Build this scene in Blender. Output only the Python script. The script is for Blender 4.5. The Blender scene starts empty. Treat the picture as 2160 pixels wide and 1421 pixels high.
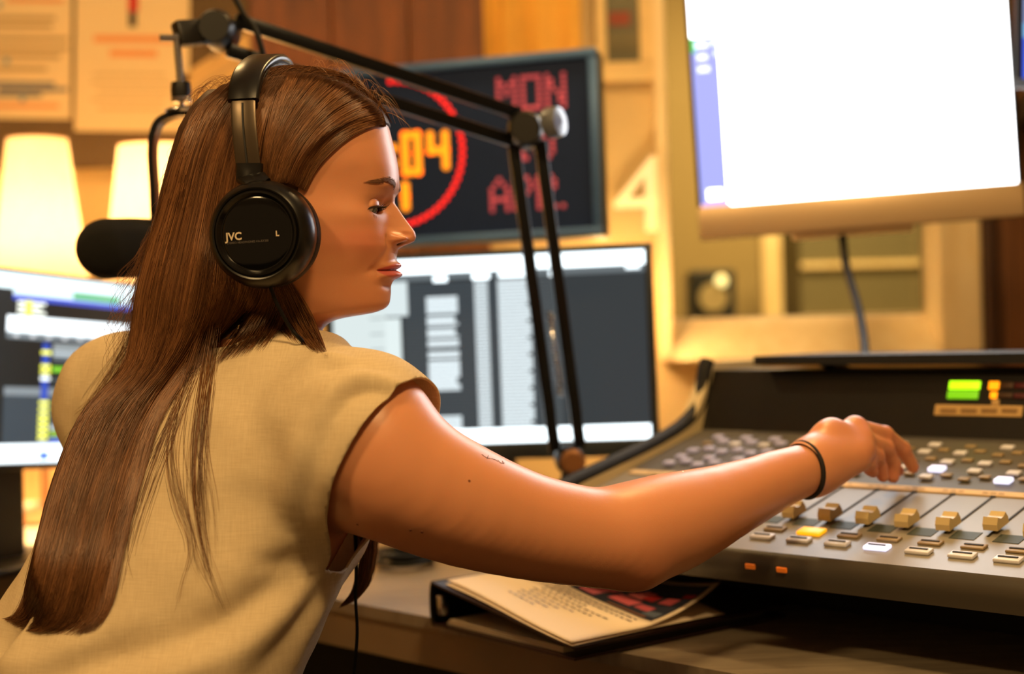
import bpy, bmesh, math, random
import numpy as np
from mathutils import Vector, Matrix
from mathutils.bvhtree import BVHTree

random.seed(7); rng = np.random.default_rng(7)
scene = bpy.context.scene
COL = scene.collection

# ------------------------------------------------------------------ camera
FPX = 3000.0; ROLL = math.radians(1.5)
CAM = np.array([0.0, 0.0, 1.08])
CR = np.array([math.cos(ROLL), 0, -math.sin(ROLL)])
CU = np.array([math.sin(ROLL), 0, math.cos(ROLL)])
CF = np.array([0.0, 1.0, 0.0])
def ray(px, py): return (px-1080.0)/FPX*CR - (py-710.5)/FPX*CU + CF
def P(px, py, d): return CAM + d*ray(px, py)
def PZ(px, py, z):
    q = ray(px, py); return CAM + (z-CAM[2])/q[2]*q
cam_data = bpy.data.cameras.new('camera'); cam = bpy.data.objects.new('camera', cam_data)
COL.objects.link(cam)
cam.matrix_world = Matrix(((CR[0], CU[0], -CF[0], CAM[0]), (CR[1], CU[1], -CF[1], CAM[1]), (CR[2], CU[2], -CF[2], CAM[2]), (0, 0, 0, 1)))
cam_data.sensor_width = 36.0; cam_data.lens = FPX/2160*36.0
cam_data.clip_start = 0.02
cam_data.dof.use_dof = True; cam_data.dof.focus_distance = 1.27; cam_data.dof.aperture_fstop = 2.9
scene.camera = cam

# ------------------------------------------------------------------ view, world, room lights
scene.view_settings.view_transform = 'Standard'; scene.view_settings.look = 'None'
scene.view_settings.gamma = 1.0; scene.view_settings.use_curve_mapping = False
scene.view_settings.exposure = 0.0
world = bpy.data.worlds.new('world'); scene.world = world; world.use_nodes = True
world.node_tree.nodes['Background'].inputs[0].default_value = (1.0, 0.56, 0.22, 1)
world.node_tree.nodes['Background'].inputs[1].default_value = 0.22
WARM = (1.0, 0.64, 0.26)
def area_light(name, loc, target, size, power, color=WARM, spread=math.pi):
    l = bpy.data.lights.new(name, 'AREA'); l.shape = 'DISK'; l.size = size; l.energy = power; l.color = color; l.spread = spread
    o = bpy.data.objects.new(name, l); COL.objects.link(o); o.location = loc
    o.rotation_euler = (Vector(target)-Vector(loc)).to_track_quat('-Z', 'Y').to_euler(); return o
# ceiling downlights of the studio
DOWNLIGHTS = [((-1.05, 0.0, 2.52), (-0.9, 0.3, 0.0), 0.34, 42), ((0.35, 0.15, 2.52), (0.3, 0.6, 0.0), 0.30, 46),
              ((0.45, 2.05, 2.52), (0.5, 2.1, 0.0), 0.22, 15), ((-0.9, 2.3, 2.52), (-0.9, 2.5, 0.0), 0.22, 9)]
for i, (l, t, s, p) in enumerate(DOWNLIGHTS): area_light('downlight_lamp', l, t, s, p)

# ------------------------------------------------------------------ helpers
def s2l(c):
    def f(v):
        v /= 255.0
        return v/12.92 if v <= 0.04045 else ((v+0.055)/1.055)**2.4
    return tuple(f(v) for v in c)
MATS = {}
def mat(name, rgb, rough=0.5, metal=0.0, var=0.12, vscale=30.0, bump=0.0, bscale=200.0, emit=0.0, spec=0.5, sss=0.0,
        trans=0.0, stretch=None, coat=0.0, alpha=1.0):
    """procedural material: colour broken up by noise, optional fine bump"""
    m = bpy.data.materials.new(name); m.use_nodes = True; nt = m.node_tree; N = nt.nodes; L = nt.links
    b = N['Principled BSDF']; lin = s2l(rgb)
    tc = N.new('ShaderNodeTexCoord'); src = tc.outputs['Object']
    if stretch:
        mp = N.new('ShaderNodeMapping'); mp.inputs['Scale'].default_value = stretch; L.new(src, mp.inputs[0]); src = mp.outputs[0]
    nz = N.new('ShaderNodeTexNoise'); nz.inputs['Scale'].default_value = vscale; nz.inputs['Detail'].default_value = 5
    L.new(src, nz.inputs['Vector'])
    rp = N.new('ShaderNodeMix'); rp.data_type = 'RGBA'
    rp.inputs[6].default_value = (*[max(0, c*(1-var)) for c in lin], 1); rp.inputs[7].default_value = (*[min(1, c*(1+var)) for c in lin], 1)
    L.new(nz.outputs[0], rp.inputs[0]); L.new(rp.outputs[2], b.inputs['Base Color'])
    b.inputs['Roughness'].default_value = rough; b.inputs['Metallic'].default_value = metal
    b.inputs['Specular IOR Level'].default_value = spec
    if coat: b.inputs['Coat Weight'].default_value = coat; b.inputs['Coat Roughness'].default_value = 0.1
    if sss:
        b.inputs['Subsurface Weight'].default_value = sss; b.inputs['Subsurface Radius'].default_value = (0.010, 0.004, 0.002)
        b.inputs['Subsurface Scale'].default_value = 0.6
    if trans: b.inputs['Transmission Weight'].default_value = trans
    if emit:
        b.inputs['Emission Color'].default_value = (*lin, 1); b.inputs['Emission Strength'].default_value = emit
    if bump:
        n2 = N.new('ShaderNodeTexNoise'); n2.inputs['Scale'].default_value = bscale; n2.inputs['Detail'].default_value = 4; L.new(src, n2.inputs['Vector'])
        bp = N.new('ShaderNodeBump'); bp.inputs['Strength'].default_value = bump; bp.inputs['Distance'].default_value = 0.002
        L.new(n2.outputs[0], bp.inputs['Height']); L.new(bp.outputs[0], b.inputs['Normal'])
    MATS[name] = m; return m
def wood(name, dark, light, scale=6.0, stretch=(1, 1, 12), rough=0.45):
    m = bpy.data.materials.new(name); m.use_nodes = True; nt = m.node_tree; N = nt.nodes; L = nt.links; b = N['Principled BSDF']
    tc = N.new('ShaderNodeTexCoord'); mp = N.new('ShaderNodeMapping'); mp.inputs['Scale'].default_value = stretch
    L.new(tc.outputs['Object'], mp.inputs[0])
    nz = N.new('ShaderNodeTexNoise'); nz.inputs['Scale'].default_value = scale; nz.inputs['Detail'].default_value = 8; nz.inputs['Distortion'].default_value = 0.6
    L.new(mp.outputs[0], nz.inputs['Vector'])
    cr = N.new('ShaderNodeValToRGB'); cr.color_ramp.elements[0].position = 0.3; cr.color_ramp.elements[1].position = 0.72
    cr.color_ramp.elements[0].color = (*s2l(dark), 1); cr.color_ramp.elements[1].color = (*s2l(light), 1)
    L.new(nz.outputs[0], cr.inputs[0]); L.new(cr.outputs[0], b.inputs['Base Color']); b.inputs['Roughness'].default_value = rough
    bp = N.new('ShaderNodeBump'); bp.inputs['Strength'].default_value = 0.15; bp.inputs['Distance'].default_value = 0.001
    L.new(nz.outputs[0], bp.inputs['Height']); L.new(bp.outputs[0], b.inputs['Normal'])
    MATS[name] = m; return m
def attr_mat(name, emit=0.0, rough=0.5, diffuse=True, sss=0.0, bump=0.0, bscale=400, spec=0.5, transl=0.0):
    """colour comes from the mesh's own 'Col' attribute"""
    m = bpy.data.materials.new(name); m.use_nodes = True; nt = m.node_tree; N = nt.nodes; L = nt.links; b = N['Principled BSDF']
    a = N.new('ShaderNodeAttribute'); a.attribute_name = 'Col'
    if emit:
        b.inputs['Base Color'].default_value = (0.01, 0.01, 0.01, 1); L.new(a.outputs['Color'], b.inputs['Emission Color']); b.inputs['Emission Strength'].default_value = emit
    else: L.new(a.outputs['Color'], b.inputs['Base Color'])
    b.inputs['Roughness'].default_value = rough; b.inputs['Specular IOR Level'].default_value = spec
    if sss:
        b.inputs['Subsurface Weight'].default_value = sss; b.inputs['Subsurface Radius'].default_value = (0.010, 0.0035, 0.0015); b.inputs['Subsurface Scale'].default_value = 0.5
    if bump:
        tc = N.new('ShaderNodeTexCoord'); n2 = N.new('ShaderNodeTexNoise'); n2.inputs['Scale'].default_value = bscale; n2.inputs['Detail'].default_value = 3
        L.new(tc.outputs['Object'], n2.inputs['Vector']); bp = N.new('ShaderNodeBump'); bp.inputs['Strength'].default_value = bump; bp.inputs['Distance'].default_value = 0.001
        L.new(n2.outputs[0], bp.inputs['Height']); L.new(bp.outputs[0], b.inputs['Normal'])
    if transl:
        tr = N.new('ShaderNodeBsdfTranslucent'); L.new(a.outputs['Color'], tr.inputs['Color']); mx = N.new('ShaderNodeMixShader'); mx.inputs[0].default_value = transl
        L.new(b.outputs[0], mx.inputs[1]); L.new(tr.outputs[0], mx.inputs[2]); L.new(mx.outputs[0], N['Material Output'].inputs['Surface'])
    MATS[name] = m; return m

WM = {}   # world matrices of everything linked, so parts can be given in world coordinates
def _link(o, parent, M=None):
    COL.objects.link(o); M = M if M is not None else Matrix.Identity(4)
    if parent is not None: o.parent = parent; o.matrix_basis = WM[parent].inverted() @ M
    else: o.matrix_basis = M
    WM[o] = M; return o
def tag(o, label=None, cat=None, group=None, kind=None):
    if label: o['label'] = label
    if cat: o['category'] = cat
    if group: o['group'] = group
    if kind: o['kind'] = kind
    return o
def thing(name, label, cat, loc, group=None):
    o = bpy.data.objects.new(name, None); o.empty_display_size = 0.05
    _link(o, None, Matrix.Translation(Vector([float(v) for v in loc]))); return tag(o, label, cat, group)
def mesh(name, V, F, smooth=False, cols=None, smooth_angle=None):
    me = bpy.data.meshes.new(name)
    V = np.asarray(V, dtype=np.float64)
    if isinstance(F, np.ndarray):
        n, k = F.shape
        me.vertices.add(len(V)); me.vertices.foreach_set('co', V.ravel().astype(np.float32))
        me.loops.add(n*k); me.loops.foreach_set('vertex_index', F.ravel().astype(np.int32))
        me.polygons.add(n); me.polygons.foreach_set('loop_start', np.arange(0, n*k, k, dtype=np.int32))
        me.polygons.foreach_set('loop_total', np.full(n, k, dtype=np.int32))
        me.update(calc_edges=True); me.validate()
    else:
        me.from_pydata([tuple(map(float, v)) for v in V], [], [tuple(int(i) for i in f) for f in F]); me.update()
    if smooth: me.polygons.foreach_set('use_smooth', np.ones(len(me.polygons), dtype=bool))
    if smooth_angle is not None: me.set_sharp_from_angle(angle=math.radians(smooth_angle))
    if cols is not None:
        a = me.color_attributes.new('Col', 'FLOAT_COLOR', 'POINT'); c = np.ones((len(V), 4), dtype=np.float32); c[:, :3] = cols; a.data.foreach_set('color', c.ravel())
    return me
def obj(name, V, F, m, parent=None, smooth=False, cols=None, kind=None, smooth_angle=None):
    me = mesh(name, V, F, smooth or smooth_angle is not None, cols, smooth_angle)
    if m is not None: me.materials.append(m)
    o = bpy.data.objects.new(name, me); _link(o, parent)
    if kind: o['kind'] = kind
    return o
def inst(name, me, M, parent=None):
    return _link(bpy.data.objects.new(name, me), parent, M)
def nrm(v): v = np.asarray(v, float); return v/np.linalg.norm(v)
def box_vf(c, size, axes=None, bevel=0.0, segs=2):
    bm = bmesh.new(); bmesh.ops.create_cube(bm, size=1.0)
    for v in bm.verts: v.co = Vector((v.co.x*size[0], v.co.y*size[1], v.co.z*size[2]))
    if bevel > 0: bmesh.ops.bevel(bm, geom=bm.edges[:], offset=bevel, segments=segs, affect='EDGES', profile=0.5)
    bm.verts.index_update()
    V = np.array([v.co[:] for v in bm.verts]); F = [[v.index for v in f.verts] for f in bm.faces]; bm.free()
    A = np.eye(3) if axes is None else np.array(axes)
    return V @ A + np.asarray(c, float), F
def box(name, c, size, m, parent=None, axes=None, bevel=0.0, **k):
    V, F = box_vf(c, size, axes, bevel); return obj(name, V, F, m, parent, smooth_angle=40 if bevel else None, **k)
def join(parts):
    V = []; F = []; o = 0
    for v, f in parts:
        V.append(np.asarray(v, float)); F += [[i+o for i in ff] for ff in f]; o += len(v)
    return np.vstack(V), F
def perp(a):
    a = nrm(a); t = np.array([0, 0, 1.0]) if abs(a[2]) < 0.9 else np.array([1.0, 0, 0]); x = nrm(np.cross(t, a)); return x, np.cross(a, x)
def lathe_vf(prof, c, axis, segs=48, xdir=None):
    """prof: (radius, height along axis)"""
    a = nrm(axis)
    if xdir is None: x, y = perp(a)
    else: x = nrm(xdir); y = np.cross(a, x)
    V = []; F = []; n = len(prof)
    for k in range(segs):
        t = 2*math.pi*k/segs; d = math.cos(t)*x+math.sin(t)*y
        for r, h in prof: V.append(np.asarray(c)+d*r+a*h)
    for k in range(segs):
        k2 = (k+1) % segs
        for i in range(n-1): F.append([k*n+i, k2*n+i, k2*n+i+1, k*n+i+1])
    if prof[0][0] > 1e-6: F.append([k*n for k in range(segs)][::-1])
    if prof[-1][0] > 1e-6: F.append([k*n+n-1 for k in range(segs)])
    return np.array(V), F
def lathe(name, prof, c, axis, m, parent=None, segs=48, ang=35, **k):
    V, F = lathe_vf(prof, c, axis, segs); return obj(name, V, F, m, parent, smooth_angle=ang, **k)
def catmull(pts, n):
    """resample a polyline of row vectors through a Catmull-Rom spline"""
    p = np.asarray(pts, float); m = len(p)
    if m == 2: return p[0]+(p[1]-p[0])*np.linspace(0, 1, n)[:, None]
    q = np.vstack([2*p[0]-p[1], p, 2*p[-1]-p[-2]]); t = np.linspace(0, m-1-1e-9, n); i = t.astype(int); u = (t-i)[:, None]
    a, b, c, d = q[i], q[i+1], q[i+2], q[i+3]
    return 0.5*((2*b)+(-a+c)*u+(2*a-5*b+4*c-d)*u*u+(-a+3*b-3*c+d)*u**3)
def tube_vf(pts, r, segs=10, caps=True, flat=None):
    pts = np.asarray(pts, float); n = len(pts); r = np.broadcast_to(np.asarray(r, float), (n,))
    T = np.gradient(pts, axis=0); T /= np.linalg.norm(T, axis=1)[:, None]+1e-12
    x, y = perp(T[0]); V = []; F = []
    for i in range(n):
        x = x-T[i]*(x@T[i]); x /= np.linalg.norm(x); y = np.cross(T[i], x)
        for k in range(segs):
            a = 2*math.pi*k/segs; V.append(pts[i]+r[i]*(math.cos(a)*x+math.sin(a)*y))
    for i in range(n-1):
        for k in range(segs):
            k2 = (k+1) % segs; F.append([i*segs+k, i*segs+k2, (i+1)*segs+k2, (i+1)*segs+k])
    if caps: F.append(list(range(segs))[::-1]); F.append([(n-1)*segs+k for k in range(segs)])
    return np.array(V), F
def tube(name, pts, r, m, parent=None, segs=12, smooth_n=0, **k):
    if smooth_n: pts = catmull(pts, smooth_n)
    V, F = tube_vf(pts, r, segs); return obj(name, V, F, m, parent, smooth_angle=50, **k)
def bar_vf(a, b, w, h, up=(0, 0, 1), bevel=0.0):
    a = np.asarray(a, float); b = np.asarray(b, float); z = nrm(b-a); x = nrm(np.cross(up, z)); y = np.cross(z, x)
    return box_vf((a+b)/2, (w, h, np.linalg.norm(b-a)), (x, y, z), bevel)
def bar(name, a, b, w, h, m, parent=None, up=(0, 0, 1), bevel=0.0, **k):
    V, F = bar_vf(a, b, w, h, up, bevel); return obj(name, V, F, m, parent, smooth_angle=40, **k)
def text_vf(s, size, extrude=0.0, align='LEFT', bold=0.0):
    cu = bpy.data.curves.new('txt', 'FONT'); cu.body = s; cu.size = size; cu.extrude = extrude; cu.align_x = align; cu.resolution_u = 3; cu.offset = bold
    o = bpy.data.objects.new('txt', cu); COL.objects.link(o); dg = bpy.context.evaluated_depsgraph_get()
    me = bpy.data.meshes.new_from_object(o.evaluated_get(dg)); V = np.array([v.co[:] for v in me.vertices]); F = [list(p.vertices) for p in me.polygons]
    bpy.data.objects.remove(o); bpy.data.curves.remove(cu); bpy.data.meshes.remove(me); return V, F
class Plane:
    """a flat panel: origin at its centre, X right, Y up, N towards the viewer"""
    def __init__(s, tl, tr, br, bl):
        tl, tr, br, bl = [np.asarray(v, float) for v in (tl, tr, br, bl)]
        s.c = (tl+tr+br+bl)/4; x = (tr+br-tl-bl)/2; y = (tl+tr-bl-br)/2
        s.w = np.linalg.norm(x); s.X = x/s.w; y = y-s.X*(y@s.X); s.h = np.linalg.norm(y); s.Y = y/s.h; s.N = np.cross(s.X, s.Y)
    def at(s, u, v, n=0.0):      # u, v in 0..1 from the left / from the top
        return s.c+s.X*((u-0.5)*s.w)+s.Y*((0.5-v)*s.h)+s.N*n
    def pm(s, x, y, n=0.0): return s.c+s.X*x+s.Y*y+s.N*n
    def axes(s): return (s.X, s.Y, s.N)
    def quad(s, u0, v0, u1, v1, n): return [s.at(u0, v1, n), s.at(u1, v1, n), s.at(u1, v0, n), s.at(u0, v0, n)]
def rects(name, pl, rs, m, parent, n0=0.001, step=0.00012):
    """flat print or screen image: coloured rectangles stacked on a panel (u0,v0,u1,v1,rgb[,gain])"""
    V = []; F = []; C = []
    for i, r in enumerate(rs):
        V += pl.quad(r[0], r[1], r[2], r[3], n0+step*min(r[6] if len(r) > 6 else i, 12)); F.append([4*i, 4*i+1, 4*i+2, 4*i+3])
        g = r[5] if len(r) > 5 else 1.0; C += [tuple(c*g for c in s2l(r[4]))]*4
    return obj(name, V, F, m, parent, cols=np.array(C))
# ------------------------------------------------------------------ materials of the room
M_wall = mat('ochre_paint', (208, 180, 126), 0.75, var=0.06, vscale=3, bump=0.15, bscale=300)
M_felt = mat('brown_felt', (92, 74, 50), 0.95, var=0.35, vscale=220, bump=0.5, bscale=700)
M_brown = wood('walnut_panel', (84, 44, 20), (122, 68, 32), 5, (6, 6, 0.8), 0.5)
M_brown2 = wood('walnut_strip', (96, 60, 34), (134, 86, 50), 9, (14, 14, 0.8), 0.5)
M_pine = wood('pine_frame', (236, 210, 156), (250, 230, 184), 5, (6, 6, 1), 0.5)
M_ply = wood('oak_panel', (196, 150, 88), (226, 184, 122), 9, (16, 6, 0.8), 0.55)
M_desk = wood('grey_laminate', (122, 110, 94), (152, 138, 118), 7, (2, 9, 2), 0.38)
M_edge = mat('desk_edge_veneer', (142, 120, 92), 0.35, var=0.12, vscale=14)
M_black = mat('black_plastic', (16, 15, 15), 0.38, var=0.2, vscale=60)
M_soft = mat('black_matte', (12, 11, 11), 0.7, var=0.25, vscale=80)
M_rubber = mat('black_rubber', (9, 9, 9), 0.6, spec=0.25)
M_bezel = mat('slate_bezel', (40, 48, 56), 0.35, var=0.08)
M_clockface = mat('clock_glass', (24, 44, 84), 0.5, var=0.08, vscale=10, spec=0.2)
M_clockframe = mat('clock_frame_metal', (78, 116, 170), 0.35, 0.3, var=0.08)
M_alu = mat('brushed_aluminium', (206, 198, 186), 0.35, 0.25, var=0.05, vscale=60)
M_steel = mat('dark_steel', (42, 44, 48), 0.3, 0.85, var=0.1)
M_chrome = mat('chrome', (200, 200, 204), 0.18, 1.0, var=0.04)
M_brass = mat('brass_knob', (150, 104, 66), 0.4, 0.6, var=0.1)
M_cream = mat('cream_plastic', (214, 196, 150), 0.45, var=0.06)
M_foam = mat('black_foam', (7, 7, 7), 0.95, var=0.4, vscale=500, bump=0.8, bscale=1500)
M_carpet = mat('carpet', (54, 46, 40), 0.95, var=0.3, vscale=300)
M_ceil = mat('ceiling_tiles', (220, 205, 180), 0.8, var=0.05)
M_screen = attr_mat('lit_screen', emit=1.0, rough=0.35)
M_print = attr_mat('printed_paper', rough=0.75)
M_fabric_y = mat('yellow_curtain', (232, 176, 74), 0.85, var=0.12, vscale=12)
M_glass = bpy.data.materials.new('window_glass'); M_glass.use_nodes = True
_n = M_glass.node_tree.nodes; _l = M_glass.node_tree.links
_g = _n.new('ShaderNodeBsdfGlossy'); _g.inputs['Roughness'].default_value = 0.03; _t = _n.new('ShaderNodeBsdfTransparent'); _t.inputs[0].default_value = (0.9, 0.93, 0.9, 1)
_f = _n.new('ShaderNodeFresnel'); _f.inputs[0].default_value = 1.45; _mx = _n.new('ShaderNodeMixShader')
_l.new(_f.outputs[0], _mx.inputs[0]); _l.new(_t.outputs[0], _mx.inputs[1]); _l.new(_g.outputs[0], _mx.inputs[2]); _l.new(_mx.outputs[0], _n['Material Output'].inputs['Surface'])

# ------------------------------------------------------------------ the setting
WY = 3.10
def struct(o): o['kind'] = 'structure'; return o
struct(box('floor', (0.2, 1.6, -0.02), (6.0, 8.6, 0.04), M_carpet))
struct(box('ceiling', (0.2, 1.6, 2.60), (6.0, 8.6, 0.08), M_ceil))
def wx(px, y=WY): return P(px, 700, y)[0]
def wz(px, py, y=WY): return P(px, py, y)[2]
# window opening in the rear wall, seen under the big screen
wx0, wx1 = wx(1392), wx(2062); wz0, wz1 = wz(1700, 752), 2.05
gx0, gx1 = wx(1392)+0.025, wx(1972); gz0, gz1 = wz(1700, 664), 1.98
parts = [box_vf(((-2.8+wx0)/2, WY+0.06, 1.28), (wx0+2.8, 0.12, 2.56)), box_vf(((wx0+wx1)/2, WY+0.06, wz0/2), (wx1-wx0, 0.12, wz0)),
         box_vf(((wx0+wx1)/2, WY+0.06, (wz1+2.56)/2), (wx1-wx0, 0.12, 2.56-wz1)), box_vf(((wx1+3.2)/2, WY+0.06, 1.28), (3.2-wx1, 0.12, 2.56))]
V, F = join(parts); struct(obj('wall_back', V, F, M_wall))
struct(box('wall_left', (-2.75, 1.3, 1.28), (0.10, 3.6, 2.56), M_wall)); struct(box('wall_right', (3.15, 1.3, 1.28), (0.10, 3.6, 2.56), M_wall))
win = struct(bpy.data.objects.new('window_1', None)); _link(win, None, Matrix.Translation((float(wx0+wx1)/2, WY, float(wz0))))
fr = 0.06
obj('frame_post', *box_vf(((gx1+wx1)/2, WY+0.03, (wz0+wz1)/2), (wx1-gx1, 0.14, wz1-wz0), bevel=0.006), M_pine, win)
obj('frame_post', *box_vf(((gx0+wx0)/2, WY+0.03, (wz0+wz1)/2), (gx0-wx0, 0.14, wz1-wz0), bevel=0.006), M_pine, win)
obj('frame_rail', *box_vf(((gx0+gx1)/2, WY+0.03, (gz1+wz1)/2), (gx1-gx0, 0.14, wz1-gz1), bevel=0.006), M_pine, win)
# the deep lower rail slopes towards the room
V = [(gx0, WY-0.06, wz0), (gx1, WY-0.06, wz0), (gx1, WY+0.08, gz0), (gx0, WY+0.08, gz0), (gx0, WY+0.10, wz0), (gx1, WY+0.10, wz0)]
obj('window_sill', V, [[0, 1, 2, 3], [4, 3, 2, 5], [0, 4, 5, 1], [0, 3, 4], [1, 5, 2]], M_pine, win)
obj('pane', *box_vf(((gx0+gx1)/2, WY+0.07, (gz0+gz1)/2), (gx1-gx0, 0.006, gz1-gz0)), M_glass, win)
# wall finish: felt board on the left, walnut panels, dark trim by the window
bx1 = wx(545); V, F = box_vf(((-2.3+bx1)/2, WY-0.014, 1.925), (bx1+2.3, 0.024, 0.91)); fb = tag(obj('felt_board', V, F, M_felt), 'brown felt pin board on the rear wall behind the papers', 'pin board')
wl = wz(100, 1062)
V, F = box_vf(((-2.3+bx1)/2, WY-0.012, 0.805), (bx1+2.3, 0.024, 0.11)); struct(obj('trim_1', V, F, M_ply))
struct(bpy.data.objects.new('trim_2', None)); t2 = bpy.data.objects['trim_2']; _link(t2, None, Matrix.Translation((-0.3, WY, 1.3)))
for a, b in ((548, 718), (721, 880), (883, 1040)):
    obj('panel', *box_vf(((wx(a)+wx(b))/2, WY-0.015, 1.9), (wx(b)-wx(a), 0.03, 1.3), bevel=0.003), M_brown, t2)
struct(box('trim_3', ((wx(2064)+wx(2090))/2, WY-0.03, 1.28), (wx(2090)-wx(2064), 0.06, 2.5), mat('dark_post', (58, 34, 20), 0.5), None, bevel=0.004))
t4 = struct(bpy.data.objects.new('trim_4', None)); _link(t4, None, Matrix.Translation((float(wx(2130)), WY, 1.2)))
for k in range(5):
    a = 2092+k*44; obj('panel', *box_vf((wx(a+21.5), WY-0.012, 1.28), (wx(a+43)-wx(a), 0.024, 2.4), bevel=0.002), M_brown2, t4)
# room beyond the glass
struct(box('wall_far', (1.2, 5.8, 1.28), (5.6, 0.1, 2.56), mat('far_room_paint', (170, 150, 104), 0.8, var=0.1, vscale=2)))
area_light('far_room_lamp', (1.0, 4.6, 2.5), (1.2, 5.2, 0), 0.5, 60)
fd = thing('far_desk', 'pale desk in the room beyond the window', 'desk', (1.2, 5.1, 0))
box('desk_top', (1.2, 5.1, 0.88), (1.9, 0.5, 0.03), M_cream, fd, bevel=0.004)
for sx in (0.3, 2.1): box('leg', (sx, 5.1, 0.433), (0.04, 0.45, 0.866), M_alu, fd)
V, F = box_vf((P(1500, 560, 5.0)[0], 5.05, 0.896+0.20), (0.16, 0.16, 0.40), bevel=0.01); o = tag(obj('loudspeaker', V, F, M_bezel), 'dark loudspeaker box on the far desk left of the pale column', 'loudspeaker')
lathe('speaker_cone', [(0.0, 0.0), (0.045, 0.006), (0.05, 0.012)], (P(1500, 575, 5.0)[0], 4.972, 1.20), (0, -1, 0), M_cream, o, segs=20)
for px, py, w, h, nm, lb in ((1625, 560, 0.07, 0.42, 'column', 'pale narrow column standing behind the far desk'),):
    p = P(px, py, 5.4); z1 = p[2]+h/2; tag(box(nm, (p[0], 5.4, z1/2), (w, 0.07, z1), M_pine), lb, 'column')
p = P(1880, 560, 5.3); o = tag(box('wall_cabinet', (p[0]+0.1, 5.55, 1.18), (0.85, 0.36, 1.3), mat('cabinet_green', (112, 106, 78), 0.7, var=0.1)), 'dull green cabinet in the room beyond the window', 'cabinet')
for k in range(2): obj('shelf_edge', *box_vf((p[0]+0.1, 5.36, 1.12+0.2*k), (0.85, 0.02, 0.02)), M_pine, o)
p = P(1890, 630, 4.9); V, F = box_vf((p[0], 4.95, 0.975), (0.1, 0.03, 0.14), (nrm((1, 0, 0.5)), (0, 1, 0), nrm((-0.5, 0, 1))), 0.004); tag(obj('white_card', V, F, M_cream), 'small white card leaning on the far desk', 'card')
p = P(1522, 592, 4.96); lathe('far_bulb', [(0.0, -0.02), (0.014, -0.014), (0.02, 0), (0.014, 0.014), (0.0, 0.02)], (p[0], 4.968, p[2]), (0, 1, 0), mat('far_bulb_glow', (255, 226, 150), 0.4, emit=2.5), bpy.data.objects['loudspeaker'], 16)  # separate glowing bulb of the far room, only parented to the loudspeaker

# ------------------------------------------------------------------ desk
DU = np.array([0.7, -0.714, 0]); DU /= np.linalg.norm(DU); DV = np.array([-DU[1], DU[0], 0])
Q0 = np.array([-0.153, 1.737, 0.75])            # a point on the desk's front edge
dl = Q0-DU*0.60; dr = Q0+DU*1.45
poly = [(-1.9, dl[1]), (dl[0], dl[1]), (dr[0], dr[1]), tuple((dr+DV*1.15)[:2]), (1.9, WY-0.01), (-1.9, WY-0.01)]
def slab(poly, z0, z1):
    n = len(poly); V = [(x, y, z0) for x, y in poly]+[(x, y, z1) for x, y in poly]
    F = [list(range(n))[::-1], list(range(n, 2*n))]+[[i, (i+1) % n, n+(i+1) % n, n+i] for i in range(n)]; return V, F
desk = thing('studio_desk', 'grey-brown laminate corner desk carrying the mixing console', 'desk', (0.3, 2.2, 0))
V, F = slab(poly, 0.735, 0.75); obj('desk_top', V, F, M_desk, desk)
ins = lambda k: [(-1.9, dl[1]+k), (dl[0]-k*0.4, dl[1]+k), tuple((dr+DV*k)[:2]), tuple((dr+DV*1.15)[:2]), (1.9, WY-0.01), (-1.9, WY-0.01)]
V, F = slab(ins(0.006), 0.69, 0.735); obj('desk_edge', V, F, M_edge, desk)
V, F = slab([tuple((Q0-DU*0.5+DV*0.10)[:2]), tuple((dr+DV*0.10)[:2]), tuple((dr+DV*0.13)[:2]), tuple((Q0-DU*0.5+DV*0.13)[:2])], 0.08, 0.69); obj('front_panel', V, F, M_soft, desk)
for q in (dl+DV*0.3, dr+DV*0.2-DU*0.1, dr+DV*1.0-DU*0.1, np.array((-1.8, 2.3, 0)), np.array((-1.8, 2.95, 0)), np.array((1.7, 2.95, 0))):
    box('leg', (q[0], q[1], 0.345), (0.05, 0.05, 0.69), M_soft, desk)

# ------------------------------------------------------------------ mixing console
ZF = 0.855; TILT = math.radians(13.5)
A0 = PZ(1558, 1157, ZF); mu = PZ(2160, 1219, ZF)-A0; mu /= np.linalg.norm(mu); mvh = np.array([-mu[1], mu[0], 0])
mw = mvh*math.cos(TILT)+np.array([0, 0, math.sin(TILT)]); mn = np.cross(mu, mw)
def MX(s, t, n=0.0): return A0+mu*s+mw*t+mn*n
def mhit(px, py, n=0.0):
    q = ray(px, py); k = ((A0+mn*n-CAM)@mn)/(q@mn); p = CAM+k*q-A0; return p@mu, p@mw
S0, S1 = -0.315, 0.80; TB = 0.375
mix = thing('mixing_console', 'grey broadcast mixing console with cream faders and lit buttons', 'mixing console', MX(0.2, 0.2)*np.array([1, 1, 0])+np.array([0, 0, 0.75]))
M_mixf = mat('console_grey', (138, 132, 122), 0.42, var=0.05, vscale=40)
M_mixd = mat('console_dark_grey', (84, 80, 74), 0.5, var=0.06, vscale=40)
M_mixb = mat('console_black', (20, 17, 14), 0.35, var=0.1)
M_lip = mat('console_lip', (66, 60, 52), 0.35, var=0.05)
M_but = mat('button_grey', (222, 222, 236), 0.4, var=0.06)
M_butd = mat('button_beige', (150, 128, 92), 0.45, var=0.06)
M_lit = mat('button_lit_white', (226, 226, 255), 0.4, emit=1.3)
M_litd = mat('button_dim_violet', (176, 172, 196), 0.4, emit=0.16)
M_amber = mat('button_lit_amber', (255, 176, 20), 0.4, emit=1.1)
M_org = mat('led_orange', (240, 120, 30), 0.4, emit=0.2)
M_slot = mat('slot_dark', (24, 20, 16), 0.7)
M_legend = mat('legend_ink', (52, 62, 56), 0.6)
M_fader = mat('fader_cream', (206, 184, 134), 0.4, var=0.05)
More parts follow.
